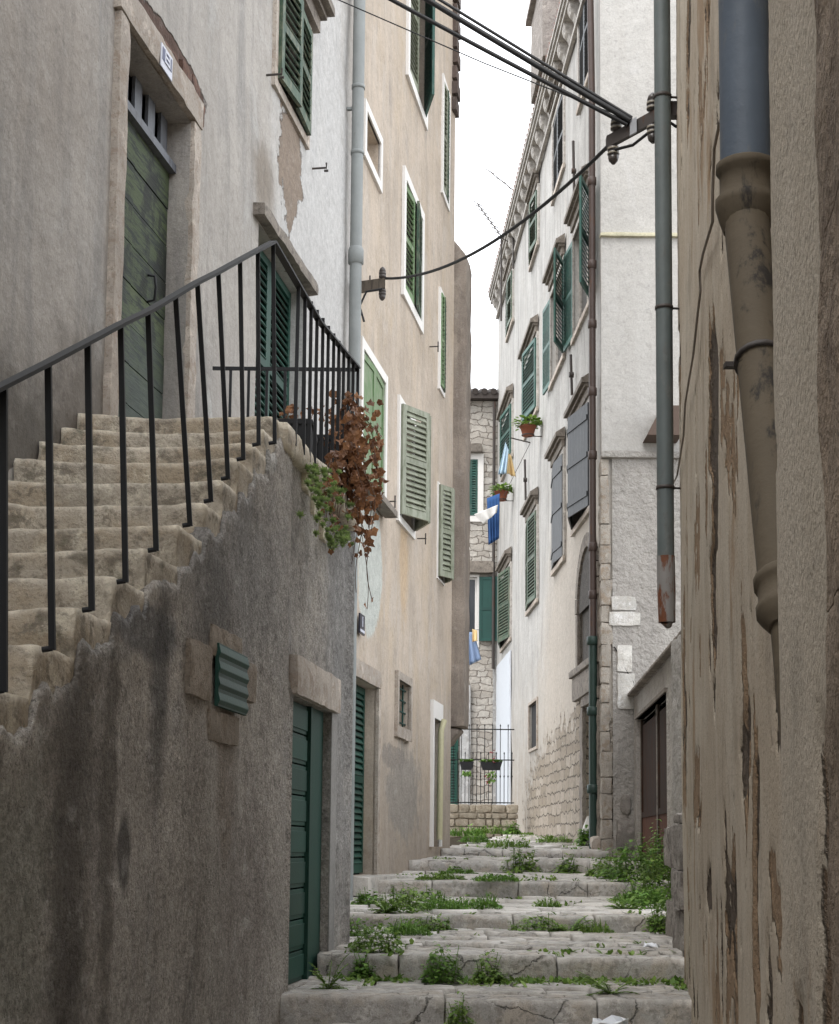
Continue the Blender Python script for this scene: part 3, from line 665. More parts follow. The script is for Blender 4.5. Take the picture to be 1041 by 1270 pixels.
# door
s0, s1, z0, z1 = od; m = MB()
nb = 9; hh = (z1-z0)/nb; mid = s0+(s1-s0)*.38
for k in range(nb):
    m.box(mid+.003, s1, -.088, -.07, z0+k*hh+.005, z0+(k+1)*hh-.005); m.box(mid+.003, s1, -.07, -.062, z0+k*hh+.03, z0+(k+1)*hh-.03)
m.box(s0, mid, -.088, -.052, z0, z1); m.box(mid-.05, mid, -.052, -.04, z0, z1)
m.build('door', M_green, gw, G.M, bevel=.003)
m = MB(); m.rbox(s0-.22, s1+.02, -.10, .035, z1+.003, z1+.25, res=.07, rad=.015, amp=.008, fr=7); m.build('lintel', M_frame, gw, G.M)
m = MB(); m.rbox(s0-.02, s1+.02, -.13, .10, z0-.12, z0-.005, res=.08, rad=.02, amp=.01); m.build('threshold', M_step, gw, G.M)
m = MB(); m.box(s0-.21, s0-.004, -.02, .008, z0-.1, z1-.002); m.build('jamb_plaster', plaster('jamb_grey', (.30, .29, .275), .12, streak=((.18, .17, .165), .5, 6), speck=.3), gw, G.M)
# little shutter and its stones
r = G.r(266, 302, 797, 876); s0, s1, z0, z1 = r
m = MB()
for (u0, u1, vt, vb) in ((235, 263, 790, 862), (262, 300, 772, 812), (303, 317, 818, 868), (259, 296, 878, 918)):
    q = G.r(u0, u1, vt, vb); m.rbox(q[0], q[1], -.04, .012, q[2], q[3], res=.04, rad=.012, amp=.008, fr=8)
sto = m.build('stone_surround', stonemat('surround_stone', (.34, .29, .235), (.2, .155, .115), .012), gw, G.M)
m = MB(); m.box(s0, s1, .006, .026, z0, z1); nb = 4
for k in range(nb):
    a = z0+(z1-z0)*k/nb; b = z0+(z1-z0)*(k+1)/nb
    m.prism([(s0-.004, .026, a+.008), (s0-.004, .036, a+.03), (s0-.004, .032, b-.03), (s0-.004, .026, b-.008)], (s1-s0+.008, 0, 0))
m.build('shutter', M_green, gw, G.M, bevel=.003)

# ------------------------------------------------------------------ outside staircase
sc = thing('stone_staircase', 'worn limestone staircase climbing to the green door above the grey wall', 'staircase', loc=(-1.9, 1.5, -1.2))
YT = [1.0, 1.42, 1.84, 2.26, 2.68, 3.1, 3.52, 3.95, 4.37, 4.8]
steps = [(y, .49-.195*(len(YT)-k)) for k, y in enumerate(YT)]
rj = [.1, .9, .4, 1., .0, .7, .3]
steps = [(y-.0, z) for y, z in steps]+[(y-.12, z) for y, z in tops]
for k, (y, z) in enumerate(steps):
    y2 = steps[k+1][0]+.12 if k+1 < len(steps) else 9.35
    zb_ = z-.225; near = y > 4
    def fn(p, y=y, z=z, zb_=zb_, y2=y2, k=k):
        t = p.x/1.5
        Y = y+p.y
        xL = -3.47+HM*Y-.02; xR = -2.0+.13*Y-.030+.010*noise.noise(Vector((k*3.3, p.z*9, p.y*5)))
        X = xL+(xR-xL)*t
        sag = -.028*math.sin(math.pi*min(1, t*1.05))*(1 if p.z > .15 else 0) + .015*noise.noise(Vector((t*4, k*2, 0)))
        yy = Y+.05*noise.noise(Vector((t*3.5, k*1.7, 0)))
        jag = 0
        if t > .85: yy += .02*noise.noise(Vector((p.z*12, k*5.1, 3)))
        return Vector((X, yy, zb_+p.z+sag+jag))
    m = MB(); m.rough((1.5, y2-y, z-zb_), fn, res=.035 if near else .15, rad=.014, amp=.0075, fr=11, seed=k)
    m.build('step', M_lime, sc, weld=True)
m = MB()
def fl(p):
    Y = 9.1+p.y; xL = -3.47+HM*Y-.02; xR = -2.0+.13*Y+.03+.03*noise.noise(Vector((Y*2, 0, 1)))
    return Vector((xL+(xR-xL)*p.x/1.2, Y, 2.32+p.z))
m.rough((1.2, 2.5, .18), fl, res=.07, rad=.03, amp=.014, fr=6); m.build('landing', M_lime, sc, weld=True)
# stub of coping beyond the landing corner
m = MB()
for k in range(4):
    Y = 9.45+k*.28; z = 2.42-.10*k; X = -2+.13*Y
    m.rbox(X-.12, X+.025, Y, Y+.3, z-.10, z+.05, res=.05, rad=.03, amp=.012, fr=6, seed=k)
m.build('coping', M_lime, sc)
# ------------------------------------------------------------------ railing
posts = [(5, 478, 5, 858), (60, 450, 65, 806), (109, 424, 114, 757), (150, 402, 156, 722), (184, 386, 194, 683), (218, 366, 236, 652), (245, 350, 262, 622),
         (271, 337, 283, 594), (298, 322, 302, 570), (320, 310, 321, 552), (339, 300, 341, 550)]
rl = thing('stair_railing', 'black iron railing along the outside stairs and landing', 'railing', loc=(-.9, 7, 0))
def gpt(u, v, o=.02): s, z = G.hit(u, v, o); return G.w(s, o, z)
tops_ = []
Yc = 9.12
for k in range(9, 0, -1):     # posts below the frame
    Y = 5.04-k*.42; X = -2+.13*Y+.02; zt_ = 1.5-.47*(5.04-Y)/1.0*1.0; tops_.append(Vector((X, Y, zt_)))
    m = MB(); m.obox(((X, Y, (zt_+stz(Y)-.1)/2)), (.011, 0, 0), (0, .011, 0), (0, 0, (zt_-stz(Y)+.1)/2)); m.build('post', M_black, rl)
for (a, b, c, d) in posts:
    T = gpt(a, b); B = gpt(c, d); tops_.append(T)
    m = MB(); ax = (T-B)/2; m.obox((T+B)/2, (.011, 0, 0), (0, .011, 0), ax)
    foot = B-Vector((.035, 0, 0)); m.tube([B+Vector((0, 0, .006)), foot], .011, 6)
    m.build('post', M_black, rl)
X = lambda Y, o=0: -2+.13*Y+.02+o
zr = 3.53; corner = tops_[-1]; end = Vector((X(11.5), 11.5, 3.56))
m = MB()
path = tops_+[Vector((X(10), 10, corner.z+.0)), end]
for p, q in zip(path, path[1:]):
    d = (q-p)*.503; sidev = d.cross(Vector((0, 0, 1))).normalized()*.021; upv = sidev.cross(d).normalized()*.007
    m.obox((p+q)/2, d, sidev, upv)
m.build('handrail', M_black, rl)
nn = 12
for k in range(1, nn+1):
    Y = 9.15+(11.5-9.15)*k/nn; zt_ = corner.z+(end.z-corner.z)*k/nn; lean = .03*noise.noise(Vector((k*1.7, 0, 0)))
    T = Vector((X(Y), Y, zt_)); B = Vector((X(Y)+lean*.4, Y+lean, 2.40)); m = MB(); m.obox((T+B)/2, (.011, 0, 0), (0, .011, 0), (T-B)/2); m.build('post', M_black, rl)
hx = -3.47+HM*11.5+.02; m = MB(); m.obox(((hx+end.x)/2, 11.5, 3.545), ((end.x-hx)/2, 0, 0), (0, .012, 0), (0, 0, .012)); m.build('end_rail', M_black, rl)
for k in range(1, 8):
    x = hx+(end.x-hx)*k/8; m = MB(); m.box(x-.01, x+.01, 11.49, 11.51, 2.45, 3.54); m.build('post', M_black, rl)

# ------------------------------------------------------------------ white house
wn, wf = WH.sY(24), WH.sY(41.9)
whm = house('white_house', WH, 'tall white four storey house on the right with corbelled cornice and green and grey shutters')
def wr(u0, u1, vt, vb): return WH.r(u0, u1, vt, vb)
# (rect, leaves, hood) from the photo, columns nearest first; u0 is the NEAR (right) jamb
A1 = wr(733, 719, 8-60, 88); A2 = wr(733, 712, 240, 372); A3 = wr(733, 712, 498, 628)
B1 = wr(700, 687, 110, 205); B2 = wr(700, 684, 325, 440); B3 = wr(700, 687, 562, 690)
C1 = wr(668, 659, 235, 300); C2 = wr(667, 652, 418, 505); C3 = wr(667, 655, 632, 742)
D1_ = wr(637, 630, 335, 395); D2_ = wr(636, 624, 500, 562); D3_ = wr(634, 623, 702, 790); E1 = wr(624, 619, 375, 430)
SMW = wr(667, 657, 868, 925); ARC = wr(742, 719, 735, 822); DWN = wr(742, 727, 868, 1046)
allw = [A1, A2, A3, B1, B2, B3, C1, C2, C3, D1_, D2_, D3_, SMW, ARC, DWN]
facade(whm, 'wall', PM['white'], wn, wf, -.5, WH.hit(709, 40, .0)[1]+.15, [r+(.10 if r is not SMW and r is not ARC else .06,) for r in allw], res=.25, amp=.02, W=WH, fr=.8, fine=.002, depth=5)
def ww(r, lv, hood=(.1, .14, .16), band=.1): return window(WH, whm, r, band, M_corn if hood else M_frame, .03, .12 if hood else .08, leaves=lv, hood=hood, sill=.05 if hood else 0)
h_ = lambda r: (r[1]-r[0])/2
ww(A1, [(0, h_(A1), 2, M_gshut, 'louvre', -.03), (1, h_(A1), 2, M_gshut, 'louvre', -.03)])
ww(A2, [(0, h_(A2)*.8, 160, M_green2, 'louvre', .03), (1, h_(A2)*.8, 176, M_green2, 'louvre', .03)], (.12, .17, .16))
ww(A3, [(0, h_(A3)*1.02, 11, M_gshut, 'board', .03), (1, h_(A3)*1.02, 11, M_gshut, 'board', .03)], (.12, .17, .12))
ww(B1, [(0, h_(B1), 2, M_gshut, 'louvre', -.03), (1, h_(B1), 2, M_gshut, 'louvre', -.03)])
ww(B2, [(0, h_(B2)*.8, 160, M_green2, 'louvre', .03), (1, h_(B2)*.8, 176, M_green2, 'louvre', .03)], (.12, .17, .16))
ww(B3, [(0, h_(B3)*1.0, 5, M_gshut, 'board', .02), (1, h_(B3)*1.0, 5, M_gshut, 'board', .02)], (.12, .17, .12))
ww(C1, [(0, h_(C1), 6, M_green3, 'louvre', .02), (1, h_(C1), 6, M_green3, 'louvre', .02)])
ww(C2, [(0, h_(C2), 7, M_green2, 'louvre', .03), (1, h_(C2), 7, M_green2, 'louvre', .03)], (.12, .17, .12))
ww(C3, [(0, h_(C3), 4, M_green3, 'louvre', .02), (1, h_(C3), 4, M_green3, 'louvre', .02)], (.12, .17, .12))
ww(D1_, [(0, h_(D1_), 3, M_green3, 'louvre', .02), (1, h_(D1_), 3, M_green3, 'louvre', .02)], (.08, .13, .1))
ww(D2_, [(0, h_(D2_), 6, M_green2, 'louvre', .03), (1, h_(D2_), 6, M_green2, 'louvre', .03)], (.12, .17, .12))
ww(D3_, [(0, h_(D3_), 8, M_green3, 'louvre', .02), (1, h_(D3_), 8, M_green3, 'louvre', .02)], (.12, .17, .12))
sw_ = ww(SMW, [], None, .06)
m = MB(); m.box(SMW[0]+.002, SMW[1]-.002, -.059, -.045, SMW[2]+.002, SMW[3]-.002); m.build('dark_opening', M_dark, sw_, WH.M)
# lower arch with a stone bench-like sill, and door below
m = MB(); s0, s1, z0, z1 = ARC; c_ = (s0+s1)/2; R_ = (s1-s0)/2
for k in range(13):
    a0 = math.pi*k/13; a1 = math.pi*(k+1)/13
    for rr0, rr1, o in ((R_+.001, R_+.24, .05),):
        p = [(c_-math.cos(a)*r_, -.04, z1-.05+math.sin(a)*r_*.95) for a, r_ in ((a0, rr0), (a1-.02, rr0), (a1-.02, rr1), (a0, rr1))]
        m.prism(p, (0, .09, 0))
m.box(s0-.22, s0, -.04, .04, z0, z1-.05); m.box(s1, s1+.22, -.04, .04, z0, z1-.05)
ar = m.build('arched_window', M_hood, whm, WH.M)
m = MB(); m.box(s0+.002, s1-.002, -.056, -.045, z0, z1)
fan = [(c_-math.cos(math.pi*k/16)*R_, .012, z1-.05+math.sin(math.pi*k/16)*R_*.94) for k in range(17)]
m.prism(fan, (0, -.01, 0))
m.build('pane', stonemat('grimy_infill', (.09, .08, .07), (.04, .035, .03), .01), ar, WH.M)
m = MB(); m.rbox(s0-.12, s1+.3, 0, .10, z0-.42, z0-.02, res=.12, rad=.02, amp=.01); m.rbox(s0-.14, s1+.35, 0, .15, z0-.02, z0+.1, res=.12, rad=.02, amp=.01); m.build('stone_trough', M_hood, whm, WH.M)
s0, s1, z0, z1 = DWN
leaf(WH, whm, 'door', paint('old_green_door', (.10, .13, .085), (.2, .17, .12), .6), s0, z0+.02, (s1-s0)-.03, z1-z0-.3, 1, 0, 'board', o=-.18)
m = MB(); m.rbox(s0-.22, s0-.001, -.05, .06, z0, z1, res=.12, rad=.03, amp=.02); m.rbox(s1+.001, s1+.3, -.05, .07, z0, z1, res=.12, rad=.03, amp=.03, fr=4); m.rbox(s0-.22, s1+.3, -.05, .06, z1, z1+.2, res=.12, rad=.03, amp=.015)
m.build('door_frame', M_hood, whm, WH.M)
m = MB(); m.box(s0, s1, -.21, -.2, z0, z1); m.build('pane', M_dark, whm, WH.M)
# cornice with corbels
zc = WH.hit(709, 40, .0)[1]
m = MB(); m.box(wn-.12, wf, 0, .07, zc-.42, zc-.34); m.box(wn-.15, wf, 0, .21, zc, zc+.10); m.box(wn-.2, wf, 0, .25, zc+.10, zc+.19); m.box(wn-.2, wf, -4, .28, zc+.19, zc+.26)
cn = m.build('cornice', M_corn, whm, WH.M)
m0 = None; s = wn+.1; i = 0
while s < wf-.3:
    if m0 is None:
        m = MB(); P0 = [(0, 0, -.33), (0, .06, -.32), (0, .10, -.22), (0, .15, -.18), (0, .18, -.1), (0, .19, 0), (0, 0, 0)]
        m.prism([(s+p[0], p[1], zc+p[2]-.002) for p in P0], (.26, 0, 0)); m0 = m.build('corbel', M_corn, cn, WH.M); c = m0
    else:
        c = m0.copy(); COL.objects.link(c); c.location.x = i*.72
    s += .72; i += 1
k = wn-.1; m = MB()
while k < wf: m.tube([(k, .27, zc+.31), (k, -1.5, zc+.75)], .08, 8); k += .24
m.build('roof', M_tile, whm, WH.M)
# brown drain pipe: red brown above, green below
m = MB(); s, _ = WH.hit(737, 500, .09)
zlo = WH.hit(742, 790, .09)[1]; zz0 = WH.hit(750, 1048, .09)[1]; 
sp = WH.sY(24.25)
m.tube([(sp, .10, zlo), (sp, .10, 12.0), (sp+.05, .12, zc-.5), (sp+.1, .2, zc)], .055, 10)
for v in (215, 320, 395, 480, 560, 675, 735):
    z = WH.hit(738, v, .1)[1]; m.lathe([(.056, -.07), (.072, -.06), (.072, .06), (.056, .07)], (sp, .10, z), n=10)
m.build('drain_pipe', M_brpipe, whm, WH.M)['label'] = 'red brown upper length of the drain pipe'
m = MB(); m.tube([(sp, .10, -.1), (sp, .10, zlo)], .066, 10)
for z in (zlo, zlo-1.1, zlo-2.3): m.lathe([(.076, -.07), (.098, -.06), (.098, .06), (.076, .07)], (sp, .10, z), n=10)
m.build('drain_pipe', M_grpipe, whm, WH.M)['label'] = 'dark green lower length of the drain pipe'
# iron wall ties
for (u, v0, v1) in ((713, 440, 490), (655, 570, 620), (716, 175, 250)):
    s, z1_ = WH.hit(u, v0); _, z0_ = WH.hit(u, v1); m = MB(); m.tube([(s, .05, z0_), (s, .07, z1_)], .025, 6); m.lathe([(.05, -.04), (.05, .04)], (s, .06, (z0_+z1_)/2), (0, 1, 0), 8); m.build('wall_tie', M_iron, whm, WH.M)
# white painted lower panel near the gate
q = wr(634, 618, 806, 1026); m = MB(); m.rbox(q[0], q[1]+.2, -.01, .03, .2, q[3], res=.3, rad=.01, amp=.01); m.build('painted_patch', plain('fresh_whitewash', (.55, .58, .62), .9, .1), whm, WH.M)
# front face toward the camera: smooth above the ledge, rough below
L1 = at(780, 292, 24).z; L2 = at(780, 563, 24).z
def fx(u): return -(at(u, 600, 24).x-2.80)
xR = -3.6
m = MB()
def fgrid(z0, z1, o, x0=0., name='front', mat=None, res=.25, amp=.012, xr_=-3.6):
    m = MB(); nx_ = int(abs(x0-xr_)/res)+1; nz_ = max(1, int((z1-z0)/res)); V = []
    for j in range(nz_+1):
        for i in range(nx_+1):
            x = x0+(xr_-x0)*i/nx_; z = z0+(z1-z0)*j/nz_
            V.append((x, o+amp*noise.noise(Vector((x*1.2, z*1.2, 3))), z))
    m.add(V, [(j*(nx_+1)+i, j*(nx_+1)+i+1, (j+1)*(nx_+1)+i+1, (j+1)*(nx_+1)+i) for j in range(nz_) for i in range(nx_)], True)
    return m
m = fgrid(L1, 14, .0); m.box(-3.6, 0, -.3, -.02, 13.9, 14); m.build('front_wall', PM['smooth_white'], whm, WF.M)
fgrid(L2, L1, .03).build('front_wall', PM['smooth_white'], whm, WF.M)
m = fgrid(-.5, L2-.02, .05, x0=-.16); m.build('front_wall', PM['rough_white'], whm, WF.M)['label'] = 'rough cast lower front with an exposed stone corner'
m = MB(); m.rbox(-3.6, .02, -.05, .10, L1-.05, L1+.02, res=.2, rad=.02, amp=.008); m.build('string_course', plaster('lichen_ledge', (.5, .47, .34), .2), whm, WF.M)
m = MB(); m.rbox(-3.6, .02, -.05, .13, L2-.09, L2+.03, res=.2, rad=.04, amp=.015); m.build('string_course', PM['rough_white'], whm, WF.M)
M_pale = stonemat('pale_block', (.66, .64, .60), (.45, .42, .38), .012)
# corner strip of rough stone, quoins, exposed blocks
m = MB(); z = -.3; k = 0
while z < L2-.1:
    h = rnd.uniform(.22, .45); h = min(h, L2-.09-z); m.rbox(-.11-rnd.uniform(0, .05), .02, -.25, .052+rnd.uniform(0, .01), z, z+h-.002, res=.06, rad=.02, amp=.018, fr=5, seed=k); z += h; k += 1
m.build('corner_stones', stonemat('corner_stone', (.38, .345, .30), (.27, .21, .155), .012, isl=.25), whm, WF.M)
for (u0, u1, v0, v1, c) in ((757, 788, 740, 758, 0), (754, 793, 759, 777, 0), (764, 786, 835, 880, 1), (764, 783, 800, 834, 1)):
    m = MB(); a, b = fx(u0), fx(u1); z1_ = at(u0, v0, 24).z; z0_ = at(u0, v1, 24).z; m.rbox(min(a, b), max(a, b), -.02, .085, z0_, z1_, res=.07, rad=.03, amp=.015, fr=7, seed=u0)
    m.build('exposed_block', M_pale, whm, WF.M)
m = MB()
for (u0, u1, v0, v1) in ((763, 788, 1015, 1055), (768, 780, 985, 1010)):
    a, b = fx(u0), fx(u1); z1_ = at(u0, v0, 24).z; z0_ = at(u0, v1, 24).z; m.rbox(min(a, b), max(a, b), -.02, .12, z0_, z1_, res=.07, rad=.06, amp=.03, fr=5, seed=u0)
m.build('foot_stones', stonemat('foot_stone', (.30, .275, .25), (.17, .15, .13), .012), whm, WF.M)
m = MB(); pts = [(762, 802), (770, 815), (776, 830), (786, 846), (788, 860), (789, 872)]
P = [at(u, v, 23.93) for u, v in pts]; m.tube(P, .009, 5); m.build('crack', M_dark, whm)
# far back wall of the white house is left plain; attic dormer above the cornice
m = MB(); q = WH.hit(690, 10, .0); m.rbox(q[0]-.6, q[0]+1.4, -.1, .35, zc+.35, zc+2.1, res=.3, rad=.03, amp=.02); m.box(q[0]-.7, q[0]+1.5, -.2, .45, zc+2.1, zc+2.2)
m.build('dormer', stonemat('dormer_brick', (.34, .305, .275), (.19, .165, .15), .02), whm, WH.M)

# ------------------------------------------------------------------ lean-to with rusty door in front of the white house
# line from (3.27,23.9) toward the camera
RD = Wall(3.27, 23.85, -1, .052, -.3)
ln, lf = RD.sY(14.5), RD.sY(23.85)
lt = house('low_outbuilding', RD, 'low rough plastered outbuilding with rusty brown double door at the foot of the white house', 'outbuilding')
rd = RD.r(831, 790, 862, 1030); 
top = RD.hit(788, 862)[1]
zr0 = gz(20)-.05
rdd = (RD.sY(19.2), RD.sY(23.4), -.35, RD.hit(790, 892)[1])
facade(lt, 'wall', PM['rough_white'], ln, lf, -.8, top, [rdd+(.12,)], res=.12, amp=.02, W=RD, fr=1.4, fine=.004, depth=2.5)
m = MB(); s = ln
while s < lf: m.rbox(s, s+.17, -.25, .10, top, top+.05, res=.06, rad=.02, amp=.008, seed=s); s += .18
m.build('coping_tiles', M_hood, lt, RD.M)
s0, s1, z0, z1 = rdd; m = MB(); w_ = (s1-s0); mid = s0+w_*.42
M_rdoor = rustmetal('rusty_door_metal', (.045, .032, .026), (.075, .040, .027), .5, rough=.95)
M_rdoor2 = rustmetal('rusty_kick_panel', (.10, .048, .032), (.06, .036, .028), .55, rough=.95)
for a, b in ((s0, mid-.03), (mid+.03, s1)):
    m.box(a, b, -.11, -.085, z0+.85, z1-.1); m.box(a, a+.06, -.085, -.06, z0, z1); m.box(b-.06, b, -.085, -.06, z0, z1); m.box(a, b, -.085, -.062, z0+.78, z0+.86)
d_ = m.build('door', M_rdoor, lt, RD.M)
m = MB()
for a, b in ((s0, mid-.03), (mid+.03, s1)): m.box(a+.06, b-.06, -.11, -.075, z0, z0+.78)
m.build('kick_panel', M_rdoor2, d_, RD.M)
m = MB(); m.box(mid-.03, mid+.03, -.1, -.05, z0, z1-.0); m.box(s0, s0+.05, -.1, -.05, z0, z1); m.box(s1-.05, s1, -.1, -.05, z0, z1); m.box(s0-.05, s1+.05, -.1, .025, z1, z1+.05)
m.build('door_frame', M_hood, lt, RD.M)

# ------------------------------------------------------------------ near right houses
def nearwall(root, W, mat, sa, sb, z0, z1, res, amp, k1=1., name='wall', depth=3, scars=()):
    m = MB(); nx_ = int((sb-sa)/res); nz_ = int((z1-z0)/(res*1.3)); V = []; A = []
    for q_ in scars: q_[3] = abs(q_[3])
    fb = lambda x, z, o, oc=5: noise.fractal(Vector((x, z, o)), .85, 2.1, oc)
    for j in range(nz_+1):
        for i in range(nx_+1):
            s = sa+(sb-sa)*i/nx_; z = z0+(z1-z0)*j/nz_
            a = noise.noise(Vector((s*.7, z*.5, 4)))*amp+noise.noise(Vector((s*1.6, z*1.2, 14)))*amp*.3
            low = max(0, min(1, (1.2-z)/2.2))
            p1 = fb(s*1.3, z*1.0, 8)-(.50-.30*low*k1)          # outer coat gone, brown mortar
            p2 = fb(s*2.6, z*1.9, 31)-(.62-.27*low*k1)          # deep holes
            cr = abs(fb(s*1.0, z*.4, 57, 4)); c_ = max(0, 1-cr/.012) if fb(s*.5, z*.4, 71, 2) > .10 else 0
            for (sc_, za, zb2, hw_, d1_, d2_) in scars:
                if za-.3 < z < zb2+.3 and abs(s-sc_) < hw_*3+.2:
                    e_ = 1-abs(s-sc_+.35*hw_*noise.noise(Vector((z*2.2, sc_, 1)))*2)/hw_-max(0, za-z)*4-max(0, z-zb2)*4+.9*fb(s*5, z*2.5, 12, 4)
                    p1 = max(p1, e_*.12+d1_); p2 = max(p2, e_*.12+d2_)
            q1 = max(0, min(1, p1/.035)); q2 = max(0, min(1, p2/.04))
            V.append((s, a-amp-.007*q1-.014*q2-.006*c_+.002*noise.noise(Vector((s*18, z*14, 1))), z)); A.append((q1, q2, c_))
    m.add(V, [(j*(nx_+1)+i, (j+1)*(nx_+1)+i, (j+1)*(nx_+1)+i+1, j*(nx_+1)+i+1) for j in range(nz_) for i in range(nx_)], True)
    D = -depth
    m.add([(sa, -amp, z0), (sa, D, z0), (sa, D, z1), (sa, -amp, z1)], [(0, 1, 2, 3)]); m.add([(sb, -amp*1.5, z0), (sb, D, z0), (sb, D, z1), (sb, -amp*1.5, z1)], [(3, 2, 1, 0)])
    m.add([(sa, 0, z1), (sb, 0, z1), (sb, D, z1), (sa, D, z1)], [(0, 1, 2, 3)])
    m.attr = A+[(0, 0, 0)]*12
    return m.build(name, mat, root, W.M)
def peeled(name, base, light, mortar, deep):
    n = NT(name, .92, .25); P = n.P; t = n.t.nodes.new('ShaderNodeAttribute'); t.attribute_name = 'peel'; q = n.xyz(t.outputs['Color'])
    c = n.mix(n.sm(n.noise(n.mul(P, (1, 1, .5)), 1.6, 6, .65), .42, .6), base, light)
    c = n.mix(n.sm(n.noise(n.mul(P, (1, 1, .8)), 2.2, 6, .65), .52, .66, 0, .55), c, tuple(x*.6 for x in base))
    c = n.mix(n.sm(n.noise(n.vm('ADD', n.mul(P, (1, 1, .7)), (7, 3, 1)), 1.1, 6, .65), .56, .66, 0, .75), c, (.31, .20, .11))
    f = n.math('SUBTRACT', n.noise(P, 20, 5, .7), .5)
    m1 = n.sm(n.math('ADD', q[0], f), .35, .6); m2 = n.sm(n.math('ADD', q[1], f), .35, .65)
    c = n.mix(m1, c, n.mix(n.noise(P, 12, 6, .75), tuple(x*.55 for x in mortar), tuple(x*1.5 for x in mortar)))
    c = n.mix(m2, c, n.mix(n.noise(P, 16, 5, .7), tuple(x*.4 for x in deep), tuple(x*1.6 for x in deep)))
    c = n.mix(n.math('MULTIPLY', q[2], .85), c, (.03, .025, .02))
    c = n.mix(n.sm(n.noise(P, 80, 3, .7), .54, .64, 0, .5), c, tuple(x*.3 for x in base))
    c = n.mix(n.sm(n.noise(P, 14, 6, .75), .56, .66, 0, .35), c, tuple(x*.5 for x in base))
    n.bump(n.math('ADD', n.math('MULTIPLY', n.noise(P, 60, 4, .7), .005), n.math('MULTIPLY', n.math('ADD', m1, m2), n.math('MULTIPLY', n.noise(P, 22, 5, .7), .03)))); return n.fin(c)
PM['near'] = peeled('near_right_plaster', (.46, .39, .305), (.53, .47, .385), (.29, .20, .125), (.11, .085, .065))
PM['nearest'] = peeled('nearest_right_plaster', (.47, .415, .34), (.50, .445, .37), (.30, .21, .14), (.17, .12, .08))
nh = house('weathered_house', RA, 'peeling brown plastered house filling the right edge, its wall cracked and stained')
aN, aF = RA.sY(2.3), RA.sY(10.5)
def scar(u, v0, v1, wpx, d1_=0, d2_=-.06):
    a_ = RA.hit(u, v0); b_ = RA.hit(u, v1); c_ = RA.hit(u+wpx, v0); return [a_[0], b_[1], a_[1], abs(a_[0]-c_[0])/2, d1_, d2_]
nearwall(nh, RA, PM['near'], aN, aF, -1.8, 6.6, .022, .012, scars=[scar(880, 420, 790, 9, .015, .0), scar(846, 760, 1000, 4, .01, -.03), scar(916, 780, 1000, 9, -.01), scar(930, 960, 1200, 14, -.01), scar(905, 1100, 1270, 8, 0, -.04), scar(850, 0, 130, 6, .02, .0), scar(872, 0, 100, 4, -.01)])
m = MB(); m.box(aN, aF+.1, -3.2, .22, 6.6, 6.7); m.build('eave', M_tile, nh, RA.M)
bN, bF = RB.sY(-9), RB.sY(2.42)
m = MB(); nearwall(nh, RB, PM['nearest'], RB.sY(1.2), bF, -1.8, 5, .03, .006, .85, name='pilaster', depth=.6)
m = MB(); m.box(bN, RB.sY(1.2), -3, -.01, -1.8, 6); m.build('side_wall', PM['nearest'], nh, RB.M)
m = MB(); a0, a1 = RB.sY(-9), RB.hit(1022, 800, .03)[0]   # proud rough brown stone nearest the lens
k = 0; z = -1.8
while z < 4.5:
    h = rnd.uniform(.25, .5); m.rough((1.2, .1, h), lambda p, z=z: Vector((a1-1.2+p.x+.02*noise.noise(Vector((z*3, p.z*5, 0))), -.07+p.y, z+p.z)), res=.03, rad=.004, amp=.006, fr=9, seed=3); z += h
m.build('stone_pier', PM['tuff'], nh, RB.M)
# hood of a side window poking out behind the zinc pipe
m = MB(); a_ = at(798, 548, 23.9); b_ = at(840, 548, 23.9); c_ = at(812, 512, 23.9)
m.prism([(a_.x, 23.97, a_.z), (b_.x, 23.97, a_.z), (b_.x, 23.97, c_.z), (c_.x+.06, 23.97, c_.z)], (0, -.5, 0)); m.build('side_hood', plain('dark_side_hood', (.10, .07, .055), .8), whm)
# big blue grey down pipe into cast iron socket and slanting lower length
def pp(u, v, Y): return at(u, v, Y)
m = MB(); B_ = pp(925, 205, 3.35); m.tube([Vector((B_.x, B_.y, 4.0)), Vector((B_.x, B_.y, B_.z-.02))], .056, 20); m.build('drain_pipe', M_pipe3, nh)['label'] = 'blue grey upper length of the thick near drain pipe'
q1 = pp(924, 262, 3.33); q2 = pp(975, 735, 2.86); q3 = pp(1000, 1010, 2.72)
ax = Vector((0, 0, -1)); m = MB()
m.lathe([(.058, .0), (.066, .005), (.066, .02), (.058, .03), (.058, .075), (.068, .085), (.068, .10), (.06, .13), (.05, .16)], (B_.x, B_.y, B_.z+.005), ax, 20)
q1 = Vector((B_.x, B_.y, B_.z-.13)); m.tube([q1+Vector((0, 0, .04)), q1+(q2-q1)*.05, q2], .049, 18)
d = (q2-q1).normalized()
m.lathe([(.05, -.01), (.058, 0), (.058, .015), (.052, .02), (.052, .06), (.058, .065), (.058, .08), (.045, .10), (.038, .11)], q2-d*.03, d, 18)
m.tube([q2+d*.05, q3], .034, 14)
lowp = m.build('drain_pipe', M_cast, nh); lowp['label'] = 'brown cast iron lower length of the thick drain pipe'
m = MB(); c_ = q1+(q2-q1)*.42
m.lathe([(.051, -.006), (.056, -.006), (.056, .006), (.051, .006)], c_, d, 18); m.obox(c_+Vector((-.02, .03, .0)), (.05, .0, .0), (0, .012, 0), (0, 0, .005)); m.build('pipe_clamp', M_iron, nh)
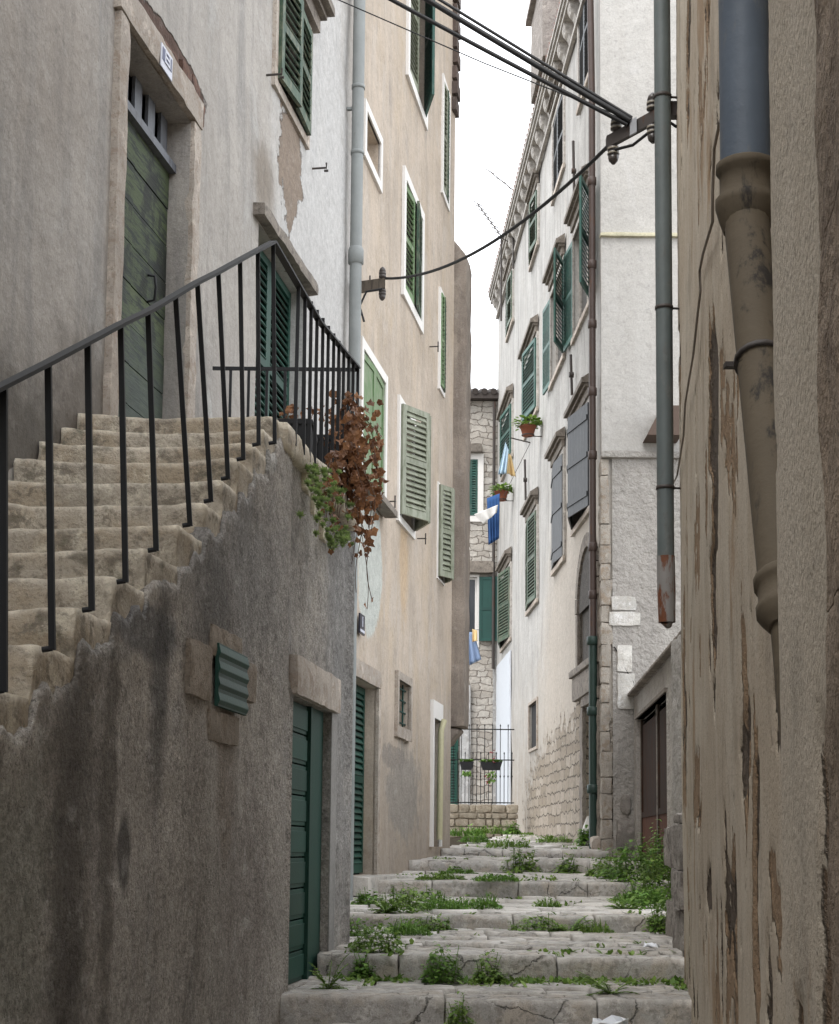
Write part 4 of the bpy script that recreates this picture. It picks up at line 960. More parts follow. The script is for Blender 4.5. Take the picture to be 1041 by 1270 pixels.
# zinc pipe on the far corner
m = MB(); pz = pp(826, 700, 10.35); Zt = Vector((pz.x, pz.y, 6.5)); Zb = Vector((pz.x, pz.y, pp(826, 690, 10.35).z)); m.tube([Zt, Zb], .057, 14); 
m.build('drain_pipe', M_pipe2, nh)['label'] = 'slim zinc drain pipe on the far corner'
m = MB(); Ze = Vector((pz.x+.005, pz.y, pp(828, 772, 10.35).z)); m.tube([Zb, (Zb+Ze)/2, Ze], [.06, .061, .056], 14, cap=False); m.tube([Ze+Vector((0, 0, .01)), Ze+Vector((.015, .02, -.03))], [.045, .02], 10); m.build('pipe_end', M_rustp, nh)
for v in (382, 605, 120):
    c_ = pp(822, v, 10.35); m = MB(); m.lathe([(.056, -.012), (.062, -.012), (.062, .012), (.056, .012)], (pz.x, pz.y, c_.z), n=14); m.tube([(pz.x, pz.y, c_.z), (pz.x+.25, pz.y+.02, c_.z)], .008, 6); m.build('pipe_clamp', M_iron, nh)
# grey conduit wire wandering down the wall
pts = [(893, 150), (886, 185), (884, 240), (884, 275), (872, 315), (868, 335), (869, 360), (866, 385), (860, 440), (850, 500), (848, 540), (840, 590), (832, 606)]
P = []
for (u, v) in pts:
    s, z = RA.hit(u, v, .012); P.append(RA.w(s, .012, z))
m = MB(); m.tube(P, .006, 6); prop(m.build('wall_cable', plain('old_grey_cable', (.22, .19, .16), .7)), 'thin grey cable wandering down the peeling right wall between two drain pipes', 'cable')

# rubble pier beyond the near house
m = MB(); z = -.9; k = 0
while z < .16:
    h = rnd.choice([.09, .32, .14, .26]); y = 10.75+rnd.uniform(0, .12)
    while y < 13.0:
        l = rnd.uniform(.2, .5); X0 = .349+.133*y
        m.rbox(X0+.05-rnd.uniform(0, .05), X0+.5, y, y+l, z, z+h, res=.04, rad=.012, amp=.014, fr=8, seed=k); y += l+.006; k += 1
    z += h+.008
m.rbox(1.84, 2.2, 10.85, 11.4, .17, .24, res=.05, rad=.02, amp=.01)
prop(m.build('rubble_wall', stonemat('pier_stone', (.34, .31, .28), (.12, .10, .09), .02)), 'low grey rubble stub wall where the right house wall ends beside the steps', 'wall')
# pale jamb of the house beyond the lean-to, seen past the corner
m = MB(); m.rbox(2.55, 3.0, 15.3, 15.9, -.8, 2.1, res=.1, rad=.04, amp=.02, fr=5)
prop(m.build('stone_jamb', PM['rough_white']), 'pale rough stone jamb standing between the rusty door and the near right house', 'stone post')

# ------------------------------------------------------------------ end of the alley: retaining wall, gate, back house
YG = 34.0
xa, xb = at(552, 1000, YG).x, at(640, 1000, YG).x; zw = at(600, 997, YG).z; zg = gz(34)-.1
m = MB(); z = zg; k = 0
while z < zw-.02:
    h = rnd.uniform(.1, .24); h = min(h, zw-z); x = xa
    while x < xb:
        l = rnd.uniform(.12, .38); m.rbox(x, min(x+l, xb+.05), YG-rnd.uniform(0, .04), YG+.4, z, z+h-.012, res=.07, rad=.03, amp=.02, fr=6, seed=k); x += l+.014; k += 1
    z += h
m.box(xa, xb, YG+.03, YG+.38, zg, zw-.03)
prop(m.build('retaining_wall', stonemat('field_stone', (.40, .35, .28), (.24, .19, .14), .012)), 'low rubble stone wall across the alley under the iron railing', 'wall')
ga = thing('iron_fence', 'black spiked iron railing on the low stone wall at the end of the alley', 'fence', loc=((xa+xb)/2, YG+.12, zw))
zt1 = at(600, 904, YG).z; zm = at(600, 942, YG).z; m = MB()
for z in (zt1, zm, zw+.03): m.box(xa+.1, xb-.03, YG+.11, YG+.13, z-.012, z+.012)
m.build('rail', M_black, ga); b0 = None; x0_ = xa+.18; nb = 15; dx = (xb-xa-.26)/nb
for k in range(nb+1):
    tall = k % 2 == 0; ztp = zt1+.12 if tall else zm+.18
    m = MB(); xx = x0_+k*dx; m.tube([(xx, YG+.12, zw), (xx, YG+.12, ztp-.06), (xx, YG+.12, ztp-.04), (xx, YG+.12, ztp)], [.009, .009, .018, .002], 6)
    m.lathe([(.009, -.03), (.02, 0), (.009, .03)], (xx, YG+.12, zw+.6), n=6); m.build('bar', M_black, ga)
M_leafg = leafmat('weed_green', (.10, .20, .035), (.26, .38, .08))
M_leafd = leafmat('weed_dark_green', (.085, .19, .03), (.20, .35, .06))
M_succ = leafmat('succulent_green', (.24, .36, .12), (.50, .60, .28), .1)
M_dry = leafmat('dry_ivy', (.15, .065, .032), (.42, .21, .10), .25)
M_stem = plain('dry_stem', (.12, .07, .045), .8)
def aleaf(m, b, d, L, wd, droop=.3, seg=3, up=Vector((0, 0, 1))):
    d = d.normalized(); side = d.cross(up)
    if side.length < .05: side = Vector((1, 0, 0))
    side.normalize(); P = []
    for i in range(seg+1):
        t = i/seg; c = b+d*L*t-Vector((0, 0, 1))*droop*L*t*t; w_ = wd*math.sin(math.pi*min(.98, .12+t*.86))
        P += [c-side*w_/2, c+side*w_/2+Vector((0, 0, .1*wd))]
    m.add(P, [(2*i, 2*i+1, 2*i+3, 2*i+2) for i in range(seg)], True)
def pot_plant(m, c, r, h, n, rd_, ls=.05):
    for k in range(n):
        a = rd_.uniform(0, 6.28); q = rd_.random()**.5; e = rd_.random()
        b = Vector(c)+Vector((math.cos(a)*r*q, math.sin(a)*r*q, h*e*(1-.5*q)))
        aleaf(m, b, Vector((math.cos(a+rd_.uniform(-1, 1)), math.sin(a+rd_.uniform(-1, 1)), rd_.uniform(-.3, .9))), ls*rd_.uniform(.6, 1.3), ls*.8)
# flower boxes on the railing
for j, (u0, u1) in enumerate(((570, 588), (596, 623))):
    a, b = at(u0, 945, YG).x, at(u1, 945, YG).x; zt_ = at(600, 945, YG).z; zb_ = at(600, 955, YG).z
    t = thing('flower_box', 'black trough flower box hung on the iron railing, %s' % ('narrower left one' if j == 0 else 'wider right one'), 'flower box', loc=((a+b)/2, YG, zb_), group='flower boxes on the iron railing')
    m = MB(); m.prism([(a, YG-.08, zt_), (a+.05, YG-.08, zb_), (b-.05, YG-.08, zb_), (b, YG-.08, zt_)], (0, .17, 0)); m.build('trough', M_black, t)
    m = MB(); rr = random.Random(j)
    for k in range(60):
        bb = Vector((rr.uniform(a+.03, b-.03), YG, zt_)); aleaf(m, bb, Vector((rr.uniform(-1, 1), rr.uniform(-1, .3), rr.uniform(0, 1.4))), .1, .05)
    for k in range(40):
        bb = Vector(((a+b)/2+rr.uniform(-.08, .08), YG-.09, zb_-rr.uniform(.02, .25 if j else .1))); aleaf(m, bb, Vector((rr.uniform(-1, 1), -.5, -.5)), .07, .04)
    m.build('plant', M_leafd, t)
m = MB(); rr = random.Random(5)
M_red = leafmat('red_bloom', (.22, .02, .03), (.35, .05, .06))
for cz, cu, rr_ in ((at(606, 938, YG).z, 611, .09), (at(606, 968, YG).z, 605, .08)):
    cx_ = at(cu, 940, YG).x
    m = MB()
    for k in range(16): aleaf(m, Vector((cx_+rr.uniform(-rr_*.6, rr_*.6), YG-.1+rr.uniform(-.03, .03), cz+rr.uniform(-rr_*1.4, rr_*1.4))), Vector((rr.uniform(-1, 1), -1, rr.uniform(-1, 1))), .05, .04)
    prop(m.build('red_flowers', M_red), 'small red flowers %s the wider flower box on the railing' % ('rising above' if cu == 611 else 'hanging below'), 'flowers')

# back house
YB = 42.0; BH = Wall(0, YB, 0, -1, .3)
bx = lambda u: -at(u, 700, YB).x
bz = lambda v: at(600, v, YB).z
bhs = house('stone_house', BH, 'rough stone house closing the alley, with teal shutters and laundry in front')
MBK = NT('back_masonry', .9); cc, hh_ = rubble_nodes(MBK, MBK.P, 3.4, (.60, .57, .52), (.38, .34, .295), (.20, .175, .15), 1.0); MBK.bump(hh_); M_back = MBK.fin(cc)
b1 = (bx(592), bx(574), bz(640), bz(570)); b2 = (bx(592), bx(568), bz(800), bz(716)); b3 = (bx(570), bx(540), bz(1000), bz(905))
facade(bhs, 'wall', M_back, bx(760), bx(470), -.2, bz(497), [b1+(.2,), b2+(.25,), b3+(.2,)], res=.3, amp=.03, W=BH, depth=4)
window(BH, bhs, b1, .16, M_wframe, .03, leaves=[(0, hw(b1), 2, M_green2, 'louvre', .0), (1, hw(b1), 2, M_green2, 'louvre', .0)])
w_ = window(BH, bhs, b2, .06, M_wframe, .02, .1)
leaf(BH, bhs, 'shutter', M_dgreen, b2[0]-.06, b2[2]+.1, .55, b2[3]-b2[2]-.1, -1, 8, 'panel', o=.04, label='dark green shutter leaf swung flat against the stone')
leaf(BH, bhs, 'shutter', M_green, b3[0], b3[2], b3[1]-b3[0], b3[3]-b3[2], 1, 3, 'louvre', o=.02, label='dark louvred door leaf behind the railing')
m = MB()
for (u0, u1, v0, v1) in ((568, 597, 552, 563), (566, 612, 697, 712)): m = MB(); m.rbox(bx(u1), bx(u0), 0, .22, bz(v1), bz(v0), res=.15, rad=.03, amp=.02); m.build('lintel', M_hood, bhs, BH.M)
m = MB(); m.box(bx(760), bx(470), -4, .25, bz(497), bz(490)); k = bx(760)
while k < bx(470): m.tube([(k, .3, bz(489)), (k, -2.5, bz(489)+.8)], .09, 7); k += .25
m.build('roof', plain('dark_old_tile', (.06, .05, .045), .9, .4), bhs, BH.M)
m = MB(); m.rbox(bx(585), bx(572), 0, .1, 0.2, bz(850), res=.3, rad=.02, amp=.01); m.rbox(bx(660), bx(612), 0, .08, .2, bz(800), res=.3, rad=.02, amp=.01); m.build('whitewashed_strip', stonemat('whitewash', (.47, .465, .455), (.33, .31, .29), .01), bhs, BH.M)
m = MB(); m.tube([(bx(612), .15, bz(830)), (bx(612), .15, bz(500))], .04, 8); m.build('drain_pipe', M_iron, bhs, BH.M)
# antennas
for i, (u, v0, v1, lab) in enumerate(((637, 232, 262, 'thin rooftop antenna with one long boom, the upper of two'), (622, 290, 325, 'comb shaped rooftop aerial with many short bars, the lower of two'))):
    Y = 37-i*1.0; base = at(u, v1+12, Y); topp = at(u, v0+3, Y); m = MB(); m.tube([base-Vector((0, 0, 1.2)), topp], .024, 5)
    a_, b_ = (at(u-30, v0-20, Y+.8), at(u, v0+4, Y)) if i == 0 else (at(u-30, v0-38, Y+.8), at(u+2, v0+6, Y)); m.tube([a_, b_], .016, 5)
    nE = 3 if i == 0 else 9
    for k in range(nE):
        p = a_+(b_-a_)*(k/max(1, nE-1)); m.tube([p+Vector((-.12, 0, .07)), p+Vector((.12, 0, -.07))], .012, 4)
    prop(m.build('antenna', M_iron), lab, 'antenna', 'antennas on the white house roof')

# ------------------------------------------------------------------ electrical brackets and cables
def insul(m, c, d, sc=1):
    m.lathe([(.012*sc, 0), (.02*sc, .01*sc), (.045*sc, .02*sc), (.045*sc, .045*sc), (.03*sc, .05*sc), (.045*sc, .058*sc), (.045*sc, .08*sc), (.03*sc, .085*sc), (.042*sc, .095*sc), (.035*sc, .125*sc), (.012*sc, .15*sc)], c, d, 10)
br = thing('cable_bracket', 'rusty iron bracket with ribbed insulators by the zinc pipe, where the overhead cables meet', 'bracket', loc=at(811, 150, 10.35), group='cable brackets')
e0 = at(818, 142, 10.42); e1 = at(752, 178, 10.78); m = MB(); d = e1-e0; m.obox((e0+e1)/2, d/2, Vector((0, .03, 0)), Vector((0, 0, .045))); m.obox(e0+Vector((.12, .0, .03)), (.14, 0, 0), (0, .04, 0), (0, 0, .05)); m.build('arm', M_iron, br)
m = MB(); c_ = (e0+e1)*.5; m.obox(c_+Vector((0, -.04, 0)), d.normalized()*.03, (0, .012, 0), (0, 0, .055)); m.build('clamp', plain('galvanised', (.35, .36, .38), .5), br)
for p, dn in ((e0+d*.12, -1), (e0+d*.12, 1), (e0+d*.86, -1), (e0+d*.80, 1)):
    m = MB(); insul(m, p+Vector((0, 0, .04*dn)), (0, 0, dn), .95); m.build('insulator', M_ceram, br)
    m = MB()
    for q in (.033, .069): m.lathe([(.044, -.006), (.0455, 0), (.044, .006)], p+Vector((0, 0, (.04+q*.95)*dn)), (0, 0, 1), 10)
    m.build('insulator_ring', M_bone, br)
bl = thing('cable_bracket', 'short wooden bracket arm with a dark insulator by the grey drain pipe on the left', 'bracket', loc=at(450, 356, 16.4), group='cable brackets')
f0 = at(436, 358, 16.6); f1 = at(478, 352, 16.3); m = MB(); m.obox((f0+f1)/2, (f1-f0)/2, (0, .04, 0), (0, 0, .055)); m.build('arm', M_wood, bl)
m = MB(); insul(m, f1+Vector((-.03, 0, .05)), (0, 0, 1), .9); m.build('insulator', M_ceram, bl); m = MB(); insul(m, f1+Vector((-.03, 0, -.05)), (0, 0, -1), .9); m.build('insulator', M_ceram, bl)
m = MB(); m.tube([f1+Vector((-.03, -.04, -.07)), f1+Vector((-.2, -.03, -.1)), f1+Vector((-.27, 0, -.25)), f1+Vector((-.22, 0, -.42))], .012, 6); m.build('jumper_wire', M_cable, bl)
def cable(pts, r, label, group=None, n_=24, sag=0, name='overhead_cable'):
    P = []; 
    if len(pts) == 2:
        a, b = pts; P = [a+(b-a)*(i/n_)-Vector((0, 0, sag*4*(i/n_)*(1-i/n_))) for i in range(n_+1)]
    else:
        P = [Vector(p) for p in pts]
    m = MB(); m.tube(P, r, 7); return prop(m.build(name, M_cable), label, 'cable', group)
Lf = lambda u, v, Y: at(u, v, Y)
far0 = at(120, -150, 9.4); cp = (e0+e1)*.5
def hp(u, v): q = H.hit(u, v, .05); return H.w(q[0], .05, q[1])
cable([hp(290, -150), e0+d*.55+Vector((0, -.05, .05))], .021, 'thickest black overhead cable of the bundle running to the bracket on the right', 'black cables overhead', sag=.02)
cable([hp(285, -112), e0+d*.60+Vector((0, -.05, .03))], .016, 'black overhead cable just below the thickest one', 'black cables overhead', sag=.02)
cable([hp(308, -146), e0+d*.53+Vector((0, -.05, .07))], .012, 'slim black overhead cable lying along the top of the bundle', 'black cables overhead', sag=.0)
cable([hp(310, -48), at(600, 78, 11.5), at(740, 133, 11.2), at(766, 142, 10.7)], .005, 'thin single wire crossing the sky below the cable bundle')
P = []
a = f1+Vector((.0, 0, .06)); b = e0+d*.98+Vector((0, 0, -.03))
for i in range(25):
    t = i/24; p = a+(b-a)*t; p.z -= .28*4*t*(1-t)*.9; P.append(p)
cable(P, .0145, 'black cable sagging from the left bracket up to the right one')
P = [b, e0+d*.86+Vector((0, -.03, -.09)), e0+d*.5+Vector((0, -.03, -.13)), e0+d*.2+Vector((0, -.03, -.10)), e0+Vector((.02, 0, -.02)), e0+Vector((.12, 0, -.09))]
cable(P, .011, 'short looped black cable under the right bracket')

# ------------------------------------------------------------------ house number plates
M_sign = plain('enamel_blue', (.06, .075, .16), .3, .1); M_sign2 = plain('enamel_white', (.62, .64, .72), .35, .08); M_signd = plain('enamel_dark', (.02, .022, .04), .3, .1)
def digit(m, ch, s, o, z, w, h, t, wall=1):
    if ch == '1': m.box(s-t/2, s+t/2, o, o+.004, z-h/2, z+h/2); return
    for a in ((s-w/2, s-w/2+t, z-h/2, z+h/2), (s+w/2-t, s+w/2, z-h/2 if ch == '6' or ch == '8' else z, z+h/2 if ch == '8' else z)): m.box(a[0], a[1], o, o+.004, a[2], a[3])
    for q in (-h/2, -t/2, h/2-t): m.box(s-w/2+t, s+w/2-t, o, o+.004, z+q, z+q+t)
q = H.r(201, 215, 52, 82, .05); s0, s1, z0, z1 = q
t = thing('house_number_sign', 'blue and white enamel number plate hanging above the green plank door', 'sign', loc=H.w((s0+s1)/2, .05, z0))
m = MB(); m.box(s0, s1, .042, .05, z0, z1); m.build('plate', M_sign2, t, H.M)
m = MB(); m.box(s0+.02, s1-.02, .05, .053, z0+.055, z1-.02); m.build('panel', M_sign, t, H.M)
m = MB(); digit(m, '8', (s0+s1)/2, .053, (z0+.055+z1-.02)/2, min(.12, (s1-s0)*.45), (z1-z0)*.55, .016); m.build('digit', M_sign2, t, H.M)
q = HB.r(447, 453, 760, 785, .03); s0, s1, z0, z1 = q
t = thing('house_number_sign', 'small dark number plate on the beige wall below the dry ivy', 'sign', loc=HB.w((s0+s1)/2, .03, z0))
m = MB(); m.box(s0, s1, .012, .03, z0, z1); m.build('plate', M_signd, t, HB.M)
m = MB(); digit(m, '1', (s0+s1)/2, .03, (z0+z1)/2+.03, .05, (z1-z0)*.5, .03); m.box(s0+.02, s1-.02, .03, .033, z0+.02, z0+.05); m.build('digit', M_sign2, t, HB.M)

# ------------------------------------------------------------------ landing pots, dry ivy, succulent
for j, (Y0, l, hh, lab) in enumerate(((10.05, .5, .26, 'black plastic planter on the landing behind the railing, nearer one'), (10.75, .6, .34, 'larger black planter at the landing corner under the dry ivy'))):
    t = thing('planter', lab, 'planter', loc=(X(Y0)-.2, Y0+l/2, 2.5), group='planters on the landing'); x0 = X(Y0)-.28
    m = MB(); zb_ = 2.47
    m.prism([(x0, Y0, zb_+hh), (x0+.03, Y0, zb_), (x0+.19, Y0, zb_), (x0+.23, Y0, zb_+hh)], (0, l, 0)); m.box(x0-.01, x0+.24, Y0-.01, Y0+l+.01, zb_+hh, zb_+hh+.03); m.build('trough', M_black, t)
    m = MB(); m.box(x0+.01, x0+.21, Y0+.01, Y0+l-.01, zb_+hh+.03, zb_+hh+.04); m.build('soil', M_earth, t)
def ivyleaf(m, c, s, rd_):
    n_ = Vector((rd_.uniform(-1, 1), rd_.uniform(-1.6, .2), rd_.uniform(-.6, .8))).normalized(); a = n_.orthogonal().normalized(); b = n_.cross(a)
    th0 = rd_.uniform(0, 6.28); P = [c]; K = 10
    for k in range(K):
        th = th0+6.283*k/K; r_ = s*(.74 if k % 2 else .95)*(1.2 if k == 0 else rd_.uniform(.75, 1.1)); P.append(c+(a*math.cos(th)+b*math.sin(th))*r_+n_*rd_.uniform(-.3, .3)*s)
    m.add(P, [(0, 1+k, 1+(k+1) % K) for k in range(K)])
def gp(u, v, o):
    s, z = G.hit(u, v, o); return G.w(s, o, z)
rd2 = random.Random(21); m = MB(); stm = MB()
def px_at(u, v, Y): return at(u, v, Y)
strands = []
for k in range(22):
    u = rd2.uniform(403, 476); Y = 11.0+rd2.uniform(-.25, .35)
    if u < 435: v0, v1 = rd2.uniform(485, 540), rd2.uniform(600, 690)
    else: v0, v1 = rd2.uniform(490, 560), rd2.uniform(600, 700)
    if u > 470: v1 = rd2.uniform(560, 640)
    strands.append((u, v0, v1, Y))
strands += [(446, 600, 735, 11.1), (452, 600, 755, 11.1), (460, 640, 745, 11.2), (440, 560, 700, 11.0)]
for (u, v0, v1, Y) in strands:
    u0 = u; P = []; n_ = int((v1-v0)/9)+2; ph = rd2.uniform(0, 6)
    for i in range(n_+1):
        t = i/n_; v = v0+(v1-v0)*t; uu = 425+(u-425)*min(1, .45+t*1.3)+5*math.sin(ph+t*5); p = px_at(uu, v, Y) if v < 560 or uu > 436 else gp(min(uu, 436), v, .05+.04*math.sin(ph)); P.append(p)
        if v < 700 or rd2.random() < .25:
            for _ in range(2 if v < 640 else 1):
                if rd2.random() < (.78 if v < 600 else .5): ivyleaf(m, p+Vector((rd2.uniform(-.03, .03), rd2.uniform(-.04, .04), rd2.uniform(-.02, .02))), rd2.uniform(.024, .046), rd2)
    stm.tube(P, .0028, 4)
for k in range(80):   # sprays above the planters, along the rail
    u = rd2.choice([rd2.gauss(362, 5), rd2.gauss(425, 16), rd2.gauss(460, 10), rd2.gauss(385, 14)]); v = rd2.uniform(495, 560) if u > 400 else rd2.uniform(505, 535); Y = 10.6+rd2.uniform(-.2, .5)
    ivyleaf(m, px_at(u, v, Y), rd2.uniform(.02, .038), rd2)
iv = thing('dry_ivy', 'rust brown dried ivy hanging from the landing planters over the wall corner', 'plant', loc=px_at(430, 600, 11))
m.build('leaves', M_dry, iv); stm.build('stems', M_stem, iv)
m = MB(); rd3 = random.Random(4)
for k in range(95):
    t = rd3.random(); v = 580+t*100; u = 395+t*16+rd3.gauss(0, 7+7*math.sin(t*3))+ (8 if t > .3 else 0); Y = 10.75+rd3.uniform(-.12, .1); c = gp(min(u, 437), v, rd3.uniform(.03, .13)); s = rd3.uniform(.028, .048)
    for q in range(16):
        a = q*2.4; e = q/16; d_ = Vector((math.cos(a)*(1.2-e), -.6-e*.8+.3*math.sin(a), math.sin(a)*(1.1-e)+.25)); aleaf(m, c, d_, s, s*.45, 0, 2)
prop(m.build('succulent', M_succ), 'green rosette succulent trailing down the grey wall below the planters', 'plant')

# ------------------------------------------------------------------ pots, laundry along the white house
def pot(label, u, v, rad, hgt, pr_, seed, off=.28, wire=True):
    s, z = WH.hit(u, v, off); p = WH.w(s, off, z)
    t = thing('flower_pot', label, 'flower pot', loc=p, group='flower pots on the white house')
    m = MB(); m.lathe([(rad*.65, 0), (rad*.95, hgt*.8), (rad*1.05, hgt*.8), (rad*1.05, hgt), (rad*.9, hgt)], p, (0, 0, 1), 12); m.build('pot', plain('terracotta', (.26, .09, .05), .8), t)
    m = MB(); pot_plant(m, p+Vector((0, 0, hgt*.9)), pr_, pr_*1.0, 170, random.Random(seed), .1); m.build('plant', M_leafg, t)
    if wire: m = MB(); m.tube([p, p-WH.n*(off+.02)+Vector((0, 0, .0))], .01, 5); m.lathe([(rad*.8, -.01), (rad*.8, .01)], p+Vector((0, 0, .02)), n=12); m.build('holder', M_iron, t)
pot('leafy terracotta pot under the ajar teal shutters of the white house, the upper of two', 655, 541, .17, .22, .27, 1)
pot('leafy terracotta pot below the hanging cloths, the lower of two', 622, 621, .17, .24, .24, 2)
def cloth(label, quad, Y, mat, folds=4, name='laundry', dY=.0):
    (u0, v0), (u1, v1), (u2, v2), (u3, v3) = quad     # tl tr br bl
    m = MB(); nu, nv = 14, 10; V = []
    for j in range(nv+1):
        for i in range(nu+1):
            a = i/nu; b = j/nv; u = (u0*(1-a)+u1*a)*(1-b)+(u3*(1-a)+u2*a)*b; v = (v0*(1-a)+v1*a)*(1-b)+(v3*(1-a)+v2*a)*b
            p = at(u, v, Y+dY*a); p.y += .05*b*math.sin(a*folds*6.28); V.append(p)
    m.add(V, [(j*(nu+1)+i, j*(nu+1)+i+1, (j+1)*(nu+1)+i+1, (j+1)*(nu+1)+i) for j in range(nv) for i in range(nu)], True)
    o = m.build(name, mat); md = o.modifiers.new('solid', 'SOLIDIFY'); md.thickness = .006
    return prop(o, label, 'laundry', 'laundry at the alley end')
cb = plain('blue_cloth', (.035, .10, .27), .9); cw = plain('white_cloth', (.7, .69, .67), .9, .05); cy = plain('yellow_cloth', (.68, .5, .25), .9, .08); cl = plain('light_blue_cloth', (.22, .30, .46), .9, .1); cs = plain('sky_cloth', (.45, .6, .72), .9, .1)
cloth('royal blue towel hanging highest at the alley end under the white cloth', ((604, 618), (620, 612), (619, 668), (606, 676)), 33.5, cb)
cloth('white cloth sagging beside the royal blue towel', ((588, 638), (618, 626), (616, 636), (600, 650)), 33.3, cw, 2)
cloth('pale blue cloth peak hanging beside the upper teal shutters', ((627, 548), (631, 558), (628, 588), (618, 588)), 31.5, cs, 2)
cloth('pale yellow cloth hanging next to the pale blue one', ((630, 562), (634, 565), (640, 592), (626, 586)), 31.6, cy, 2)
cloth('light blue shirt hanging in front of the lower window', ((577, 784), (588, 784), (597, 818), (576, 828)), 37.5, cl, 3)
cloth('small yellow cloth beside the light blue shirt', ((586, 780), (592, 782), (592, 795), (586, 796)), 37.4, cy, 1)
m = MB(); p0 = at(633, 543, 31.4); p1 = at(658, 549, 31.4); m.tube([p0, p1], .015, 5); m.tube([p1, at(625, 615, 33.3)], .006, 4); m.tube([at(575, 781, 37.6), at(598, 781, 37.6)], .006, 4)
prop(m.build('washing_line', M_iron), 'thin washing lines and rod carrying the cloths at the alley end', 'washing line')

# ------------------------------------------------------------------ weeds
def weed_mesh(m, kind, W_, D_, H_, sc, r_):
    V3 = Vector; off = r_.uniform(0, 50)
    if kind == 'bushy':
        n_ = int(min(1500, 120+W_*H_*5200/sc/sc))
        for k in range(n_):
            a = r_.uniform(0, 6.28); q = r_.random()**.6; rr_ = 1+.5*noise.noise(V3((math.cos(a)*1.5, math.sin(a)*1.5, off)))
            h = r_.random()**.8*(1-q*q*.8)*(1+.7*noise.noise(V3((math.cos(a)*q*3, off, math.sin(a)*q*3))))
            b = V3((math.cos(a)*q*.5*W_*rr_, math.sin(a)*q*.5*D_*rr_, H_*max(0, h))); L_ = r_.uniform(.02, .045)*sc
            aleaf(m, b, V3((math.cos(a)+r_.uniform(-1, 1), math.sin(a)+r_.uniform(-1.2, .6), r_.uniform(-.2, 1.1))), L_, L_*r_.uniform(.5, .9), .5, 2)
        for k in range(int(6+W_*14)):      # a few shoots standing out of the mass
            a = r_.uniform(0, 6.28); q = r_.uniform(.3, 1); b = V3((math.cos(a)*q*.5*W_, math.sin(a)*q*.4*D_, 0)); hh = H_*r_.uniform(.6, 1.35)*(1.2-q*.6); d = V3((r_.uniform(-.4, .4), r_.uniform(-.4, .2), 1))
            P = [b+d*hh*t for t in (0, .33, .66, 1)]; m.tube(P, .0022*sc, 4)
            for t in (.3, .45, .6, .75, .9, 1):
                for sg in (-1, 1): L_ = .032*sc*(1.2-t*.5); aleaf(m, b+d*hh*t, V3((sg, r_.uniform(-.6, .4), .4)), L_, L_*.6, .4, 2)
    elif kind == 'spiky':
        for k in range(int(16+W_*40)):
            a = r_.uniform(0, 6.28); L = r_.uniform(.45, 1.0); up = r_.uniform(.15, 1.6)
            d = V3((math.cos(a)*W_*.5, math.sin(a)*min(D_, W_)*.5, H_*up*.75)); P = [d*L*t-V3((0, 0, .4*H_*L*t*t)) for t in [i/8 for i in range(9)]]
            sd0 = d.cross(V3((0, 0, 1))).normalized()
            for i in range(1, 9):
                for sgn in (-1, 1): L_ = r_.uniform(.022, .04)*sc*(1.25-abs(i/8-.45)); aleaf(m, P[i], sd0*sgn+d.normalized()*.7+V3((0, 0, r_.uniform(-.2, .3))), L_, L_*.42, .3, 2)
            m.tube(P, .0025*sc, 4)
    else:
        n_ = int(min(1300, 60+W_*(D_+H_)*4200/sc/sc))
        for k in range(n_):
            x = r_.uniform(-.5, .5); y = r_.uniform(-.5, .5); pk = noise.noise(V3((x*W_*5+off, y*3, 2)))
            if pk < -.32: continue
            env = (1-(2*x)**4)*(.5+.9*max(0, pk+.2)); L_ = r_.uniform(.02, .04)*sc
            b = V3((x*W_, y*D_, H_*env*r_.random()*.7))
            if r_.random() < .45: aleaf(m, V3((x*W_, y*D_, 0)), V3((r_.uniform(-.5, .5), r_.uniform(-.5, .3), 1)), H_*env*r_.uniform(.6, 1.2), .007*sc, .25, 3)
            else: aleaf(m, b, V3((r_.uniform(-1, 1), r_.uniform(-1, .5), r_.uniform(0, .9))), L_, L_*.6, .4, 2)
def weed(kind, var, u, Y, wpx, hpx, label, dz=0):
    x = at(u, HY, Y).x; p = Vector((x, Y, gz(Y)+dz-.01)); w_ = wpx*Y/F*(1.2 if Y > 12 else 1.1); h_2 = (max(hpx, 13)*1.15 if kind == 'grass' else hpx*1.1)*Y/F
    m = MB(); weed_mesh(m, kind, w_, max(.12, min(w_*.8, .4)), h_2, min(2.4, max(.9, Y/10.5)), random.Random(int(u*7+Y*13)))
    o = m.build('weed_clump', M_leafg if var % 2 == 0 else M_leafd, None, space=Matrix.Translation(p), loc=p)
    return prop(o, label, 'weeds', 'weed clumps on the alley steps')
